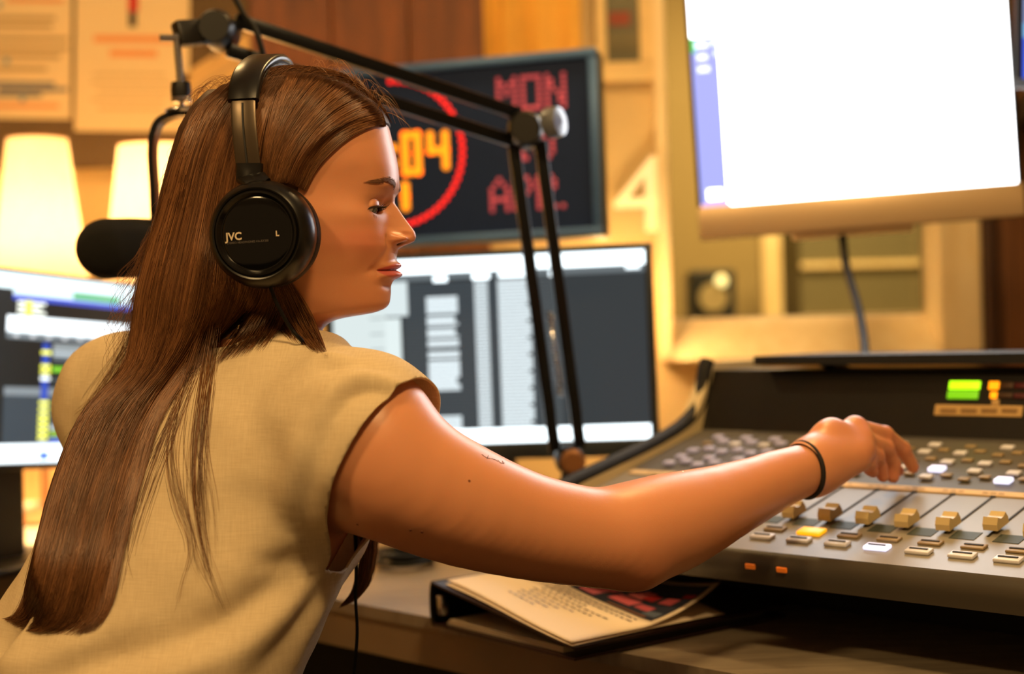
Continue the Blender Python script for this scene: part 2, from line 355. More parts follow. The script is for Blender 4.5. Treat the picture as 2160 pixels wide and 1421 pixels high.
def prism_s(prof, s0, s1):   # prof: points in (t, n) -> swept along the console
    n = len(prof); V = [MX(s0, t, k) for t, k in prof]+[MX(s1, t, k) for t, k in prof]
    F = [list(range(n)), list(range(n, 2*n))[::-1]]+[[i, n+i, n+(i+1) % n, (i+1) % n] for i in range(n)]; return V, F
V, F = prism_s([(0, 0), (0.212, 0), (0.212, -0.03), (0, -0.03)], S0, S1); obj('fader_panel', V, F, M_mixf, mix)
V, F = prism_s([(0.212, 0.0), (TB, 0.004), (TB, -0.03), (0.212, -0.03)], S0, S1); obj('button_panel', V, F, M_mixd, mix)
V, F = prism_s([(0.0, 0.0), (-0.006, -0.003), (-0.012, -0.016), (-0.010, -0.032), (0, -0.036), (0.02, -0.03)], S0, S1); obj('front_lip', V, F, M_lip, mix, smooth_angle=50)
# black plinth under the console, standing back from the lip
pb = [MX(S0+0.02, 0.235, -0.03), MX(S1-0.02, 0.235, -0.03), MX(S1-0.02, TB, -0.03), MX(S0+0.02, TB, -0.03)]
V = [(*p[:2], 0.75) for p in pb]+[tuple(p) for p in pb]
obj('plinth', V, [[3, 2, 1, 0], [4, 5, 6, 7], [0, 1, 5, 4], [1, 2, 6, 5], [2, 3, 7, 6], [3, 0, 4, 7]], M_soft, mix)
# meter bridge rising behind the buttons
b0 = MX(S0, TB); up = np.array([0, 0, 1.0]); lean = nrm(mvh*0.38+up)
BH = 0.086
def BR(s, h, n=0.0): return MX(s, TB, 0.004)+lean*h+np.cross(mu, lean)*n
bn = np.cross(mu, lean)
V = [BR(S0, 0), BR(S1, 0), BR(S1, BH), BR(S0, BH), BR(S0, BH)+mvh*0.10, BR(S1, BH)+mvh*0.10, BR(S1, 0)+mvh*0.14-up*0.05, BR(S0, 0)+mvh*0.14-up*0.05]
obj('meter_bridge', V, [[0, 1, 2, 3], [3, 2, 5, 4], [4, 5, 6, 7], [1, 6, 5, 2], [0, 3, 4, 7], [0, 7, 6, 1]], M_mixb, mix)
# left cheek: beige side with a thick black rim
side = [MX(S0, -0.012, -0.02), MX(S0, 0.05, 0.012), MX(S0, TB-0.02, 0.016), BR(S0, BH+0.012), BR(S0, BH+0.012)+mvh*0.11, BR(S0, 0)+mvh*0.15-up*0.1, MX(S0, 0.05, -0.06)]
V = [p-mu*0.022 for p in side]+[p for p in side]; n = len(side)
obj('side_cheek', V, [list(range(n))[::-1], list(range(n, 2*n))]+[[i, (i+1) % n, n+(i+1) % n, n+i] for i in range(n)], M_cream, mix)
V, F = tube_vf(catmull([p-mu*0.010+bn*0.004 for p in side[:4]], 30), 0.011, 8); obj('side_rim', V, F, M_soft, mix, smooth_angle=50)
# hood board over the bridge
hs, _ = 0, 0
hc = [BR(S0+0.085, BH+0.012)-mvh*0.03, BR(S1, BH+0.012)-mvh*0.03, BR(S1, BH+0.012)+mvh*0.16, BR(S0+0.085, BH+0.012)+mvh*0.16]
V = [p-up*0.004 for p in hc]+[p+up*0.008 for p in hc]; obj('hood_board', V, [[3, 2, 1, 0], [4, 5, 6, 7], [0, 1, 5, 4], [1, 2, 6, 5], [2, 3, 7, 6], [3, 0, 4, 7]], M_soft, mix)
for s in (S0+0.16, S0+0.60, S1-0.1):
    V, F = bar_vf(BR(s, BH-0.002)+mvh*0.05, BR(s, BH+0.010)+mvh*0.05, 0.05, 0.02, mu); obj('hood_foot', V, F, M_mixb, mix)
# buttons, faders, slots
def mm(vf, m, name, ang=40):
    me = mesh(name, *vf, True, None, ang); me.materials.append(m); return me
def MM(s, t, n=0.0):
    p = MX(s, t, n); return Matrix(((mu[0], mw[0], mn[0], p[0]), (mu[1], mw[1], mn[1], p[1]), (mu[2], mw[2], mn[2], p[2]), (0, 0, 0, 1)))
def button_me(w, l, h, m, name='button'): return mm(box_vf((0, 0, h/2), (w, l, h), None, min(0.0016, h*0.45)), m, name)
PITCH = 0.0447; s_w, t_w = mhit(1851, 1157); cols = [s_w+PITCH*k for k in range(-11, 14) if S0+0.03 < s_w+PITCH*k < S1-0.03]
b_big = button_me(0.026, 0.013, 0.004, M_but); b_lit = button_me(0.026, 0.013, 0.004, M_lit); b_bg = button_me(0.024, 0.012, 0.003, M_butd); b_am = button_me(0.028, 0.017, 0.004, M_amber)
b_s = button_me(0.015, 0.011, 0.004, M_but); b_sl = button_me(0.018, 0.013, 0.005, M_lit); b_sd = button_me(0.015, 0.011, 0.004, M_litd); b_sb = button_me(0.013, 0.009, 0.003, M_butd)
bar_me = mm(box_vf((0, 0, 0.0003), (0.019, 0.0022, 0.0012)), M_slot, 'button_mark')
slot_me = mm(box_vf((0, 0, 0.0003), (0.0022, 0.108, 0.0014)), M_slot, 'fader_slot'); hole_me = mm(lathe_vf([(0.0, 0.0016), (0.003, 0.0016), (0.0034, 0.0)], (0, 0, 0), (0, 0, 1), 12), M_slot, 'slot_end')
patch_me = mm(box_vf((0, 0, 0.0002), (0.026, 0.020, 0.0008)), M_legend, 'legend_patch')
# fader cap: tall saddle-backed knob
cap = [(-0.0125, 0.004), (-0.0125, 0.010), (-0.0085, 0.0165), (-0.003, 0.0135), (0.003, 0.0135), (0.0085, 0.0165), (0.0125, 0.010), (0.0125, 0.004)]
nV = [(-0.0075, y, z) for y, z in cap]+[(0.0075, y, z) for y, z in cap]; k = len(cap)
fader_me = mm((nV, [list(range(k)), list(range(k, 2*k))[::-1]]+[[i, k+i, k+(i+1) % k, (i+1) % k] for i in range(k)]), M_fader, 'fader_cap', 25)
stem_me = mm(box_vf((0, 0, 0.002), (0.003, 0.006, 0.006)), M_slot, 'fader_stem')
_, t_slot = mhit(2054, 1045)
for i, s in enumerate(cols):
    j = int(round((s-s_w)/PITCH))
    b = inst('button', b_lit if j in (0,) else b_big, MM(s, t_w), mix); inst('button_mark', bar_me, MM(s, t_w, 0.004), b)
    am = (j == -2)
    b = inst('button', b_am if am else b_bg, MM(s, t_w+0.024), mix)
    if not am: inst('button_mark', bar_me, MM(s, t_w+0.024, 0.003), b)
    inst('fader_slot', slot_me, MM(s, t_slot-0.055), mix); inst('slot_end', hole_me, MM(s, t_slot), mix)
    inst('legend_patch', patch_me, MM(s+0.0225, t_w+0.052), mix)
    tf = t_slot-0.100+(0.010 if j == 2 else 0.0)
    f = inst('fader_cap', fader_me, MM(s, tf), mix); inst('fader_stem', stem_me, MM(s, tf), f)
    # upper field of small buttons, three staggered rows
    for r, t in enumerate((0.236, 0.262, 0.288, 0.320, 0.346)):
        far = j < -3
        me = b_sd if (far and r in (0, 1, 2, 4)) else (b_sl if (j, r) in ((-1, 1), (1, 0), (4, 3)) else (b_s if (r+j) % 3 else b_sb))
        inst('button', me, MM(s-0.006, t, 0.002), mix)
        if r in (0, 2, 3): inst('button', b_sb if not far else b_sd, MM(s+0.013, t+0.010, 0.002), mix)
# label strip between the two fields
V, F = box_vf((0, 0, 0), (S1-S0-0.02, 0.013, 0.0016)); V = np.array([MX((S0+S1)/2+v[0], 0.203+v[1], 0.001+v[2]) for v in V])
ls = obj('label_strip', V, F, mat('masking_tape', (222, 190, 140), 0.7, var=0.06), mix)
rr = []
for s in cols:
    for q in range(3): rr.append((s-0.014+q*0.009, 0.203-0.003, 0.006, 0.0035))
V = []; F = []
for a, t, w, h in rr: V += [MX(a, t, 0.0022), MX(a+w, t, 0.0022), MX(a+w, t+h, 0.0022), MX(a, t+h, 0.0022)]; F.append([len(V)-4, len(V)-3, len(V)-2, len(V)-1])
obj('strip_writing', V, F, mat('strip_ink', (168, 138, 98), 0.7), ls)
# lip indicator lamps
for j, px in enumerate((1569, 1646)):
    s, _ = mhit(px, 1175); V, F = box_vf((0, 0, 0), (0.012, 0.003, 0.0055), None, 0.001); V = np.array([MX(s+v[0], -0.0115+v[1], -0.013+v[2]) for v in V]); obj('lip_lamp', V, F, M_org, mix)
# LED meters on the bridge
def bhit(px, py):
    q = ray(px, py); o = BR(0, 0); k = ((o-CAM)@bn)/(q@bn); p = CAM+k*q-o; return p@mu, p@lean
M_gr = mat('meter_green', (170, 255, 20), 0.4, emit=1.6); M_gr2 = mat('meter_green_dim', (110, 190, 20), 0.4, emit=0.9); M_am2 = mat('meter_amber', (255, 150, 10), 0.4, emit=1.5); M_am3 = mat('meter_amber_off', (70, 42, 14), 0.5); M_rd = mat('meter_red_off', (80, 14, 14), 0.5)
def bridge_box(name, px0, py0, px1, py1, m, parent=mix, th=0.003):
    s0, h1 = bhit(px0, py0); s1, h0 = bhit(px1, py1); V, F = box_vf((0, 0, 0), (s1-s0, h1-h0, th), None, 0.0008)
    V = np.array([BR((s0+s1)/2+v[0], (h0+h1)/2+v[1], v[2]+th*0.4) for v in V]); return obj(name, V, F, m, parent, smooth_angle=40)
bridge_box('meter_green', 2005, 804, 2067, 822, M_gr); bridge_box('meter_green', 2001, 824, 2063, 842, M_gr2)
bridge_box('meter_amber', 2088, 805, 2097, 822, M_am2); bridge_box('meter_amber', 2098, 805, 2107, 822, M_am2); bridge_box('meter_amber', 2091, 827, 2103, 841, M_am2)
bridge_box('meter_amber', 2111, 807, 2138, 820, M_am3); bridge_box('meter_amber', 2106, 829, 2136, 840, M_am3); bridge_box('meter_red', 2142, 808, 2170, 820, M_rd); bridge_box('meter_red', 2140, 830, 2168, 841, M_rd)
st = bridge_box('bridge_label', 1974, 853, 2156, 880, mat('label_tan', (206, 168, 106), 0.6), th=0.002)
for k in range(4): bridge_box('label_writing', 1986+43*k, 862, 2018+43*k, 872, mat('label_ink', (150, 116, 70), 0.7), st, 0.0034)
bridge_box('label_tab', 2094, 843, 2108, 856, MATS['label_tan'])
# ------------------------------------------------------------------ screens
def monitor(name, label, pl, bezel, m_bezel, images, gain, stand=None, chin=0.0, depth=0.035, m_chin=None, scr_m=None, cat='monitor'):
    """pl: outer front panel; bezel: (left, right, top, bottom) border in metres"""
    base = pl.c-pl.Y*pl.h/2 if stand is None else stand
    t = thing(name, label, cat, base)
    l, r, tp, b = bezel; w, h = pl.w, pl.h
    X, Y, N = pl.X, pl.Y, pl.N
    obj('back_shell', *box_vf(pl.pm(0, 0, -depth/2-0.004), (w, h, depth), pl.axes(), 0.004), m_bezel, t, smooth_angle=40)
    for nm, cx, cy, sx, sy in (('bezel', -w/2+l/2, 0, l, h), ('bezel', w/2-r/2, 0, r, h), ('bezel', (l-r)/2, h/2-tp/2, w-l-r, tp)):
        obj(nm, *box_vf(pl.pm(cx, cy, -0.001), (sx, sy, 0.012), pl.axes(), 0.0015), m_bezel, t, smooth_angle=40)
    obj('chin' if m_chin else 'bezel', *box_vf(pl.pm((l-r)/2*0, -h/2+b/2, 0.0), (w, b, 0.014), pl.axes(), 0.002), m_chin or m_bezel, t, smooth_angle=40)
    c = pl.pm((l-r)/2, (b-tp)/2, 0.0); sp = Plane(c-X*(w-l-r)/2+Y*(h-tp-b)/2, c+X*(w-l-r)/2+Y*(h-tp-b)/2, c+X*(w-l-r)/2-Y*(h-tp-b)/2, c-X*(w-l-r)/2-Y*(h-tp-b)/2)
    m = attr_mat(name+'_screen', emit=gain, rough=0.3); rects('screen', sp, images, m, t, 0.001)
    return t, sp
def post_stand(t, pl, zbase=0.75, back=0.06, m=None):
    m = m or M_black; c = pl.c-pl.N*back; lo = np.array([c[0], c[1], zbase])
    obj('stand_neck', *bar_vf(lo+np.array([0, 0, 0.012]), c, 0.06, 0.025, pl.N), m, t)
    obj('stand_foot', *box_vf(lo+np.array([0, 0, 0.0065]), (0.24, 0.18, 0.012), (nrm(pl.X*np.array([1, 1, 0])), nrm(np.cross((0, 0, 1), pl.X)), (0, 0, 1)), 0.004), m, t)
def R(u0, v0, u1, v1, c, g=1.0, layer=1): return (u0, v0, u1, v1, c, g, layer)

# playlist monitor behind the boom arm
pl = Plane(P(690, 546, 2.22), P(1386, 508, 2.16), P(1381, 962, 2.16), P(690, 976, 2.22))
W = (236, 250, 255); DK = (50, 58, 62)
im = [R(0, 0, 1, 1, (50, 60, 66), 0.30, 0), R(0, 0.0, 1, 0.075, W, 1.0, 1), R(0, 0.075, 1, 0.115, (120, 132, 138), 0.25, 1), R(0, 0.925, 1, 1, W, 1.0, 2)]
im += [R(0.0, 0.115, 0.17, 0.925, (226, 240, 240), 0.32, 2), R(0.17, 0.115, 0.245, 0.30, (224, 238, 240), 0.33, 2), R(0.17, 0.31, 0.22, 0.925, (228, 242, 242), 0.34, 2)]
for k in range(9): im.append(R(0.12, 0.22+0.085*k, 0.165, 0.226+0.085*k, (150, 165, 168), 0.25, 4))
for k in range(44):
    v = 0.13+k*0.018
    if k % 2: im.append(R(0.23, v, 0.66, v+0.009, (84, 96, 104), 0.34, 1))
    im.append(R(0.46, v, 0.503, v+0.0125, W, 0.34, 3)); im.append(R(0.535, v, 0.638-(0.012 if k % 5 == 2 else 0), v+0.0135, W, 0.36, 3))
    im.append(R(0.66, v, 0.73, v+0.007, (110, 122, 128), 0.22, 3))
for v0, v1 in ((0.205, 0.30), (0.312, 0.36), (0.378, 0.425), (0.44, 0.475), (0.50, 0.535), (0.55, 0.71), (0.85, 0.925)):
    k = v0
    while k < v1-0.004: im.append(R(0.305, k, 0.405-0.01*((int(k*1000) % 3) == 0), min(k+0.0155, v1), W, 0.36, 3)); k += 0.0185
im += [R(0.33, 0.09, 0.375, 0.125, W, 0.8, 4), R(0.455, 0.085, 0.51, 0.12, W, 0.9, 4), R(0.54, 0.08, 0.63, 0.115, W, 0.8, 4), R(0.70, 0.09, 0.73, 0.12, W, 0.8, 4), R(0.94, 0.065, 0.985, 0.10, W, 0.7, 4)]
t, sp = monitor('playlist_monitor', 'flat black monitor with white playlist columns behind the boom arm', pl, (0.012, 0.012, 0.010, 0.026), M_bezel, im, 3.0, stand=(pl.c[0], pl.c[1], 0.75))
post_stand(t, pl)
# software monitor at the left, seen past her shoulder
pl = Plane(P(-230, 528, 1.94), P(296, 604, 2.36), P(292, 976, 2.36), P(-230, 1006, 1.94))
K = (22, 26, 28); B = (40, 70, 170); Yl = (236, 236, 60)
im = [R(0, 0, 1, 1, K, 0.6, 0), R(0, 0, 1, 0.085, (214, 232, 236), 0.9, 1), R(0.42, 0.06, 1, 0.115, (200, 220, 226), 0.8, 2), R(0.68, 0.07, 0.9, 0.11, (90, 170, 120), 0.7, 3), R(0.42, 0.115, 0.98, 0.14, (60, 80, 190), 0.8, 3),
      R(0.40, 0.225, 1, 0.31, (240, 250, 255), 1.0, 2), R(0.40, 0.31, 1, 0.345, (130, 140, 146), 0.5, 2), R(0.40, 0.60, 1, 0.645, (140, 150, 156), 0.5, 2), R(0.40, 0.645, 1, 0.90, (52, 62, 70), 0.7, 1), R(0.3, 0.90, 1, 1, (238, 250, 255), 1.0, 3)]
for k in range(3): im.append(R(0.44, 0.145+0.025*k, 0.56-0.02*(k % 2), 0.16+0.025*k, (240, 244, 230), 0.9, 4)); im.append(R(0.475, 0.142+0.025*k, 0.50, 0.165+0.025*k, Yl, 0.9, 5))
im.append(R(0.555, 0.36, 0.585, 0.90, B, 0.7, 3))
for v in (0.40, 0.475, 0.505, 0.54, 0.67, 0.705, 0.74, 0.77, 0.80, 0.83, 0.86): im.append(R(0.55, v, 0.592, v+0.02, Yl if int(v*100) % 3 else (236, 244, 240), 0.9, 4))
for v, w, c in ((0.365, 0.22, (150, 160, 164)), (0.40, 0.30, (170, 182, 188)), (0.43, 0.24, (80, 90, 96)), (0.485, 0.22, (120, 200, 50)), (0.545, 0.2, (60, 70, 74)), (0.80, 0.2, (170, 180, 184)), (0.835, 0.16, (140, 180, 50)), (0.87, 0.2, (70, 100, 190))):
    im.append(R(0.60, v, 0.60+w, v+0.026, c, 0.7, 4))
for k in range(8): im.append(R(0.43+0.07*k, 0.318, 0.45+0.07*k, 0.336, (220, 226, 230), 0.6, 4))
im.append(R(0.56, 0.945, 0.60, 0.985, (60, 110, 200), 0.7, 5))
t, sp = monitor('software_monitor', 'angled monitor with dark audio software at far left behind her shoulder', pl, (0.012, 0.008, 0.006, 0.010), M_black, im, 2.2, stand=(pl.c[0], pl.c[1], 0.75))
post_stand(t, pl)
# large white-screened computer above the console
pl = Plane(P(1424, -140, 2.32), P(2114, -200, 2.24), P(2166, 446, 2.24), P(1487, 512, 2.32))
im = [R(0, 0, 1, 1, (255, 255, 255), 1.0, 0), R(0.0, 0.365, 0.088, 0.99, (128, 132, 190), 0.26, 1), R(0.0, 0.99, 0.095, 1.0, (200, 150, 180), 0.3, 2), R(0.0, 0.365, 0.012, 0.42, (70, 170, 70), 0.3, 3)]
for k, (a, b) in enumerate(((0.012, 0.055), (0.018, 0.05), (0.018, 0.055))): im.append(R(a, 0.385+0.045*k, b, 0.405+0.045*k, (196, 200, 224), 0.42, 3))
im += [R(0.068, 0.375, 0.086, 0.40, (190, 200, 226), 0.42, 3), R(0.072, 0.42, 0.086, 0.44, (180, 190, 220), 0.36, 3), R(0.022, 0.935, 0.072, 0.975, (240, 240, 255), 0.7, 3), R(0.47, 0.945, 0.505, 0.955, (120, 140, 200), 0.4, 3)]
im += [R(0.0, 0.20, 0.09, 0.33, (250, 248, 255), 0.85, 1), R(0.01, 0.315, 0.03, 0.325, (200, 200, 210), 0.6, 2)]
big, sp = monitor('wide_computer', 'large white-screened computer with pale metal chin above the console', pl, (0.006, 0.008, 0.008, 0.052), M_black, im, 8.0, m_chin=mat('champagne_chin', (222, 192, 150), 0.35, 0.3, var=0.03), cat='computer')
obj('stand_lip', *box_vf(pl.pm(-0.01, -pl.h/2-0.004, -0.03), (0.19, 0.012, 0.05), pl.axes(), 0.002), MATS['champagne_chin'], big, smooth_angle=40)
wp = np.array([pl.c[0]+0.2, WY, pl.c[2]+0.1])
obj('wall_bracket', *bar_vf(pl.pm(0, 0.05, -0.04), wp, 0.05, 0.05), M_steel, big)
# corner of a further monitor at the right edge
pl = Plane(P(2122, -160, 2.05), P(2560, -230, 1.80), P(2600, 150, 1.80), P(2168, 190, 2.05))
im = [R(0, 0, 1, 1, (90, 130, 235), 1.0, 0), R(0, 0.35, 0.3, 0.62, (150, 165, 215), 0.8, 1), R(0, 0.62, 0.4, 0.72, (130, 190, 240), 1.0, 2), R(0.0, 0.72, 0.5, 1.0, (70, 100, 235), 1.0, 2)]
t, sp = monitor('blue_monitor', 'black-edged monitor with blue picture cut off at the right edge', pl, (0.012, 0.012, 0.012, 0.014), M_black, im, 1.2)
obj('wall_bracket', *bar_vf(pl.c-pl.N*0.04, np.array([pl.c[0]+0.3, WY, pl.c[2]]), 0.05, 0.05), M_steel, t)
# cable hanging from the wide computer to the hood
c0 = P(1776, 486, 2.30); ce = P(1826, 758, 2.02)
hp = BR(*[0.0, 0.0]); 
cable = tube('power_cable', [c0, P(1785, 560, 2.27), P(1808, 640, 2.20), P(1820, 700, 2.12), ce], 0.0068, M_rubber, None, 10, 40)
tag(cable, 'black cable hanging from the wide computer to the console hood', 'cable')

# ------------------------------------------------------------------ studio clock
pl = Plane(P(610, 160, 2.50), P(1258, 100, 2.36), P(1273, 497, 2.36), P(610, 533, 2.50))
ck = thing('studio_clock', 'dark digital studio clock with red seconds ring and amber digits', 'clock', pl.c-pl.Y*pl.h/2)
obj('case', *box_vf(pl.pm(0, 0, -0.03), (pl.w, pl.h, 0.05), pl.axes(), 0.003), M_black, ck, smooth_angle=40)
obj('face', *box_vf(pl.pm(0, 0, -0.004), (pl.w-0.02, pl.h-0.02, 0.006), pl.axes()), M_clockface, ck)
bz = 0.015
for cx, cy, sx, sy in ((0, pl.h/2-bz/2, pl.w, bz), (0, -pl.h/2+bz/2, pl.w, bz), (-pl.w/2+bz/2, 0, bz, pl.h-2*bz), (pl.w/2-bz/2, 0, bz, pl.h-2*bz)):
    obj('frame_bar', *box_vf(pl.pm(cx, cy, 0.0), (sx, sy, 0.016), pl.axes(), 0.002), M_clockframe, ck, smooth_angle=40)
def phit(pl, px, py):
    q = ray(px, py); k = ((pl.c-CAM)@pl.N)/(q@pl.N); p = CAM+k*q-pl.c; return p@pl.X, p@pl.Y
M_red = mat('led_red', (255, 34, 30), 0.4, emit=1.6); M_amb = mat('led_amber', (255, 150, 24), 0.4, emit=1.25); M_rose = mat('led_rose', (206, 84, 104), 0.4, emit=0.30)
rx, ry = phit(pl, 829, 324); r1 = phit(pl, 976, 330)[0]-rx
led_me = mesh('led', *lathe_vf([(0.0046, 0.0), (0.0046, 0.0012), (0.0036, 0.0026), (0.0, 0.0028)], (0, 0, 0), (0, 0, 1), 12), True, None, 60); led_me.materials.append(M_red)
def PM(pl, x, y, n=0.0):
    p = pl.pm(x, y, n); return Matrix(((pl.X[0], pl.Y[0], pl.N[0], p[0]), (pl.X[1], pl.Y[1], pl.N[1], p[1]), (pl.X[2], pl.Y[2], pl.N[2], p[2]), (0, 0, 0, 1)))
for k in range(32):
    a = math.pi/2-2*math.pi*k/60; inst('led', led_me, PM(pl, rx+r1*math.cos(a), ry+r1*math.sin(a), -0.0008), ck)
SEG = {'0': 'abcdef', '1': 'bc', '2': 'abged', '3': 'abgcd', '4': 'fgbc', '5': 'afgcd', '9': 'abcdfg'}
def seg_digit(ch, cx, cy, w, h, th, m):
    S = {'a': ((-1, 1), (1, 1)), 'b': ((1, 1), (1, 0)), 'c': ((1, 0), (1, -1)), 'd': ((-1, -1), (1, -1)), 'e': ((-1, 0), (-1, -1)), 'f': ((-1, 1), (-1, 0)), 'g': ((-1, 0), (1, 0))}
    parts = []
    for s in SEG[ch]:
        (x0, y0), (x1, y1) = S[s]; p0 = pl.pm(cx+x0*w/2, cy+y0*h/2, 0); p1 = pl.pm(cx+x1*w/2, cy+y1*h/2, 0); L = np.linalg.norm(p1-p0); n = max(2, int(L/(th*0.55)))
        for k in range(n+1):
            parts.append(lathe_vf([(th/2, 0), (th/2, 0.0014), (0.0, 0.002)], p0+(p1-p0)*k/n-pl.N*0.0008, pl.N, 10))
    V, F = join(parts); return obj('digit', V, F, m, ck)
def digit_px(ch, x0, y0, x1, y1, m=None, th=0.0142):
    ax, ay = phit(pl, x0, y0); bx, by = phit(pl, x1, y1); return seg_digit(ch, (ax+bx)/2, (ay+by)/2, abs(bx-ax), abs(ay-by), th, m or M_amb)
digit_px('0', 853, 285, 883, 362); digit_px('4', 907, 285, 941, 350)
digit_px('1', 690, 300, 716, 375); digit_px('0', 750, 297, 780, 370)
digit_px('1', 826, 394, 856, 436, None, 0.016); digit_px('3', 785, 397, 805, 438, None, 0.014)
for py in (313, 345):
    x, y = phit(pl, 829, py); obj('colon_dot', *lathe_vf([(0.008, 0), (0.008, 0.0014), (0, 0.002)], pl.pm(x, y, -0.0008), pl.N, 12), M_amb, ck)
DOT = {'M': ('10001', '11011', '10101', '10101', '10001', '10001', '10001'), 'O': ('11111', '10001', '10001', '10001', '10001', '10001', '11111'), 'N': ('10001', '11001', '11001', '10101', '10011', '10011', '10001'),
       'A': ('00100', '01010', '10001', '10001', '11111', '10001', '10001'), 'P': ('11110', '10001', '10001', '11110', '10000', '10000', '10000'), 'R': ('11110', '10001', '10001', '11110', '10100', '10010', '10001'),
       '.': ('0', '0', '0', '0', '0', '0', '1'), '1': ('00100', '01100', '00100', '00100', '00100', '00100', '01110'), '5': ('11111', '10000', '11110', '00001', '00001', '10001', '01110')}
def dot_word(wd, px0, py0, px1, py1):
    ax, ay = phit(pl, px0, py0); bx, by = phit(pl, px1, py1); ncol = sum(len(DOT[c][0])+1 for c in wd)-1; dx = (bx-ax)/(ncol-1); dy = (ay-by)/6; c0 = 0
    for ch in wd:
        parts = []
        for r, row in enumerate(DOT[ch]):
            for c, v in enumerate(row):
                if v == '1': parts.append(lathe_vf([(0.0044, 0), (0.003, 0.0012), (0, 0.0014)], pl.pm(ax+dx*(c0+c), ay-dy*r, -0.0008), pl.N, 8))
        V, F = join(parts); obj('letter', V, F, M_rose, ck); c0 += len(DOT[ch][0])+1
dot_word('MON', 1050, 168, 1190, 222); dot_word('15', 1084, 270, 1166, 330); dot_word('APR.', 1036, 380, 1188, 434)
wp = np.array([pl.c[0], WY, pl.c[2]]); obj('wall_bracket', *bar_vf(pl.c-pl.N*0.05, wp, 0.06, 0.06), M_steel, ck)

# ------------------------------------------------------------------ boom arm and microphone
bm_ = thing('boom_arm', 'black twin-tube boom arm reaching from the desk over her head', 'boom arm', (*P(1197, 1000, 1.96)[:2], 0.75))
E0 = P(1200, 968, 1.96); E1 = P(1108, 276, 1.88); E2 = P(462, 66, 1.70)
base = np.array([E0[0], E0[1], 0.75])
lathe('base_plate', [(0.0, 0.0), (0.05, 0.0), (0.05, 0.012), (0.03, 0.018), (0.0, 0.018)], base, (0, 0, 1), M_black, bm_)
tube('base_post', [base+np.array([0, 0, 0.015]), E0-np.array([0, 0, 0.02])], 0.012, M_steel, bm_)
def twin(a, b, off, w, nm):
    d = nrm(b-a); sd = nrm(np.cross(CF, d))
    for s in (-1, 1): obj(nm, *bar_vf(a+sd*off*s+d*0.015, b+sd*off*s-d*0.015, w, w, CF, 0.002), M_steel, bm_, smooth_angle=40)
twin(E0, E1, 0.0175, 0.0165, 'lower_tube'); twin(E1, E2, 0.0185, 0.0165, 'upper_tube')
def spring(a, b, r, turns, nm='spring'):
    d = nrm(b-a); x, y = perp(d); t = np.linspace(0, 1, turns*10); pts = a+(b-a)*t[:, None]+r*(np.cos(t*turns*6.283)[:, None]*x+np.sin(t*turns*6.283)[:, None]*y); V, F = tube_vf(pts, 0.0012, 5); obj(nm, V, F, M_chrome, bm_, smooth_angle=60)
spring(E0+(E1-E0)*0.20, E0+(E1-E0)*0.46, 0.005, 24)
for e, r in ((E1, 0.024), (E2, 0.022), (E0, 0.020)):
    lathe('joint', [(0.0, -0.030), (r*0.8, -0.030), (r, -0.022), (r, 0.022), (r*0.8, 0.030), (0.0, 0.030)], e, CF, M_black, bm_, 28)
lathe('joint_cap', [(0.0, 0.0), (0.019, 0.0), (0.021, 0.006), (0.019, 0.020), (0.0, 0.024)], E1+np.array([0.028, -0.03, 0.004]), nrm((0.9, -0.5, 0.1)), mat('grey_cap', (120, 126, 136), 0.35, 0.4), bm_, 28)
lathe('joint_knob', [(0.0, 0.0), (0.014, 0.0), (0.017, 0.005), (0.017, 0.014), (0.012, 0.018), (0.0, 0.018)], E0+np.array([0.004, -0.030, 0.0]), -CF, M_brass, bm_, 28)
lathe('clamp_screw', [(0.0, 0.0), (0.009, 0.0), (0.011, 0.006), (0.009, 0.012), (0.0, 0.014)], P(1222, 1003, 1.93), (0, -0.4, 1), M_cream, bm_, 16)
# yoke and end bracket
E3 = P(372, 72, 1.66)
obj('end_bracket', *bar_vf(E2, E3, 0.03, 0.018, CF, 0.003), M_black, bm_, smooth_angle=40)
tube('bracket_screw', [P(338, 80, 1.65), P(376, 80, 1.66)], 0.004, M_chrome, bm_)
tube('cable', [P(488, -20, 1.70), P(514, 30, 1.69), P(540, 66, 1.68), P(556, 120, 1.68), P(560, 170, 1.70)], 0.0035, M_rubber, bm_, 8, 24)
mc = thing('microphone', 'black foam-covered microphone hanging in a yoke behind her hair', 'microphone', P(380, 480, 1.66))
tube('hanger_rod', [E3, P(382, 190, 1.66)], 0.0045, M_chrome, mc)
lathe('hanger_collar', [(0.0, -0.010), (0.011, -0.010), (0.012, 0.0), (0.011, 0.010), (0.0, 0.010)], P(382, 192, 1.66), (0, 0, 1), M_black, mc, 20)
lathe('collar_ring', [(0.0, -0.003), (0.011, -0.003), (0.0125, 0.0), (0.011, 0.003), (0.0, 0.003)], P(383, 211, 1.66), (0, 0, 1), M_chrome, mc, 20)
tube('hanger_pin', [P(383, 211, 1.66), P(384, 245, 1.66)], 0.003, M_chrome, mc)
yk = [P(330, 500, 1.66), P(326, 400, 1.66), P(322, 320, 1.66), P(330, 270, 1.66), P(352, 248, 1.66), P(390, 240, 1.66), P(430, 248, 1.66), P(452, 272, 1.66), P(458, 330, 1.66), P(456, 420, 1.66), P(452, 500, 1.66)]
yp = catmull(yk, 60); V = []; F = []
T = np.gradient(yp, axis=0); T /= np.linalg.norm(T, axis=1)[:, None]
for i in range(len(yp)):
    s = nrm(np.cross(T[i], CF))
    for a, b in ((-1, -1), (1, -1), (1, 1), (-1, 1)): V.append(yp[i]+s*0.0035*a+CF*0.011*b)
for i in range(len(yp)-1):
    for k in range(4): k2 = (k+1) % 4; F.append([4*i+k, 4*i+k2, 4*i+4+k2, 4*i+4+k])
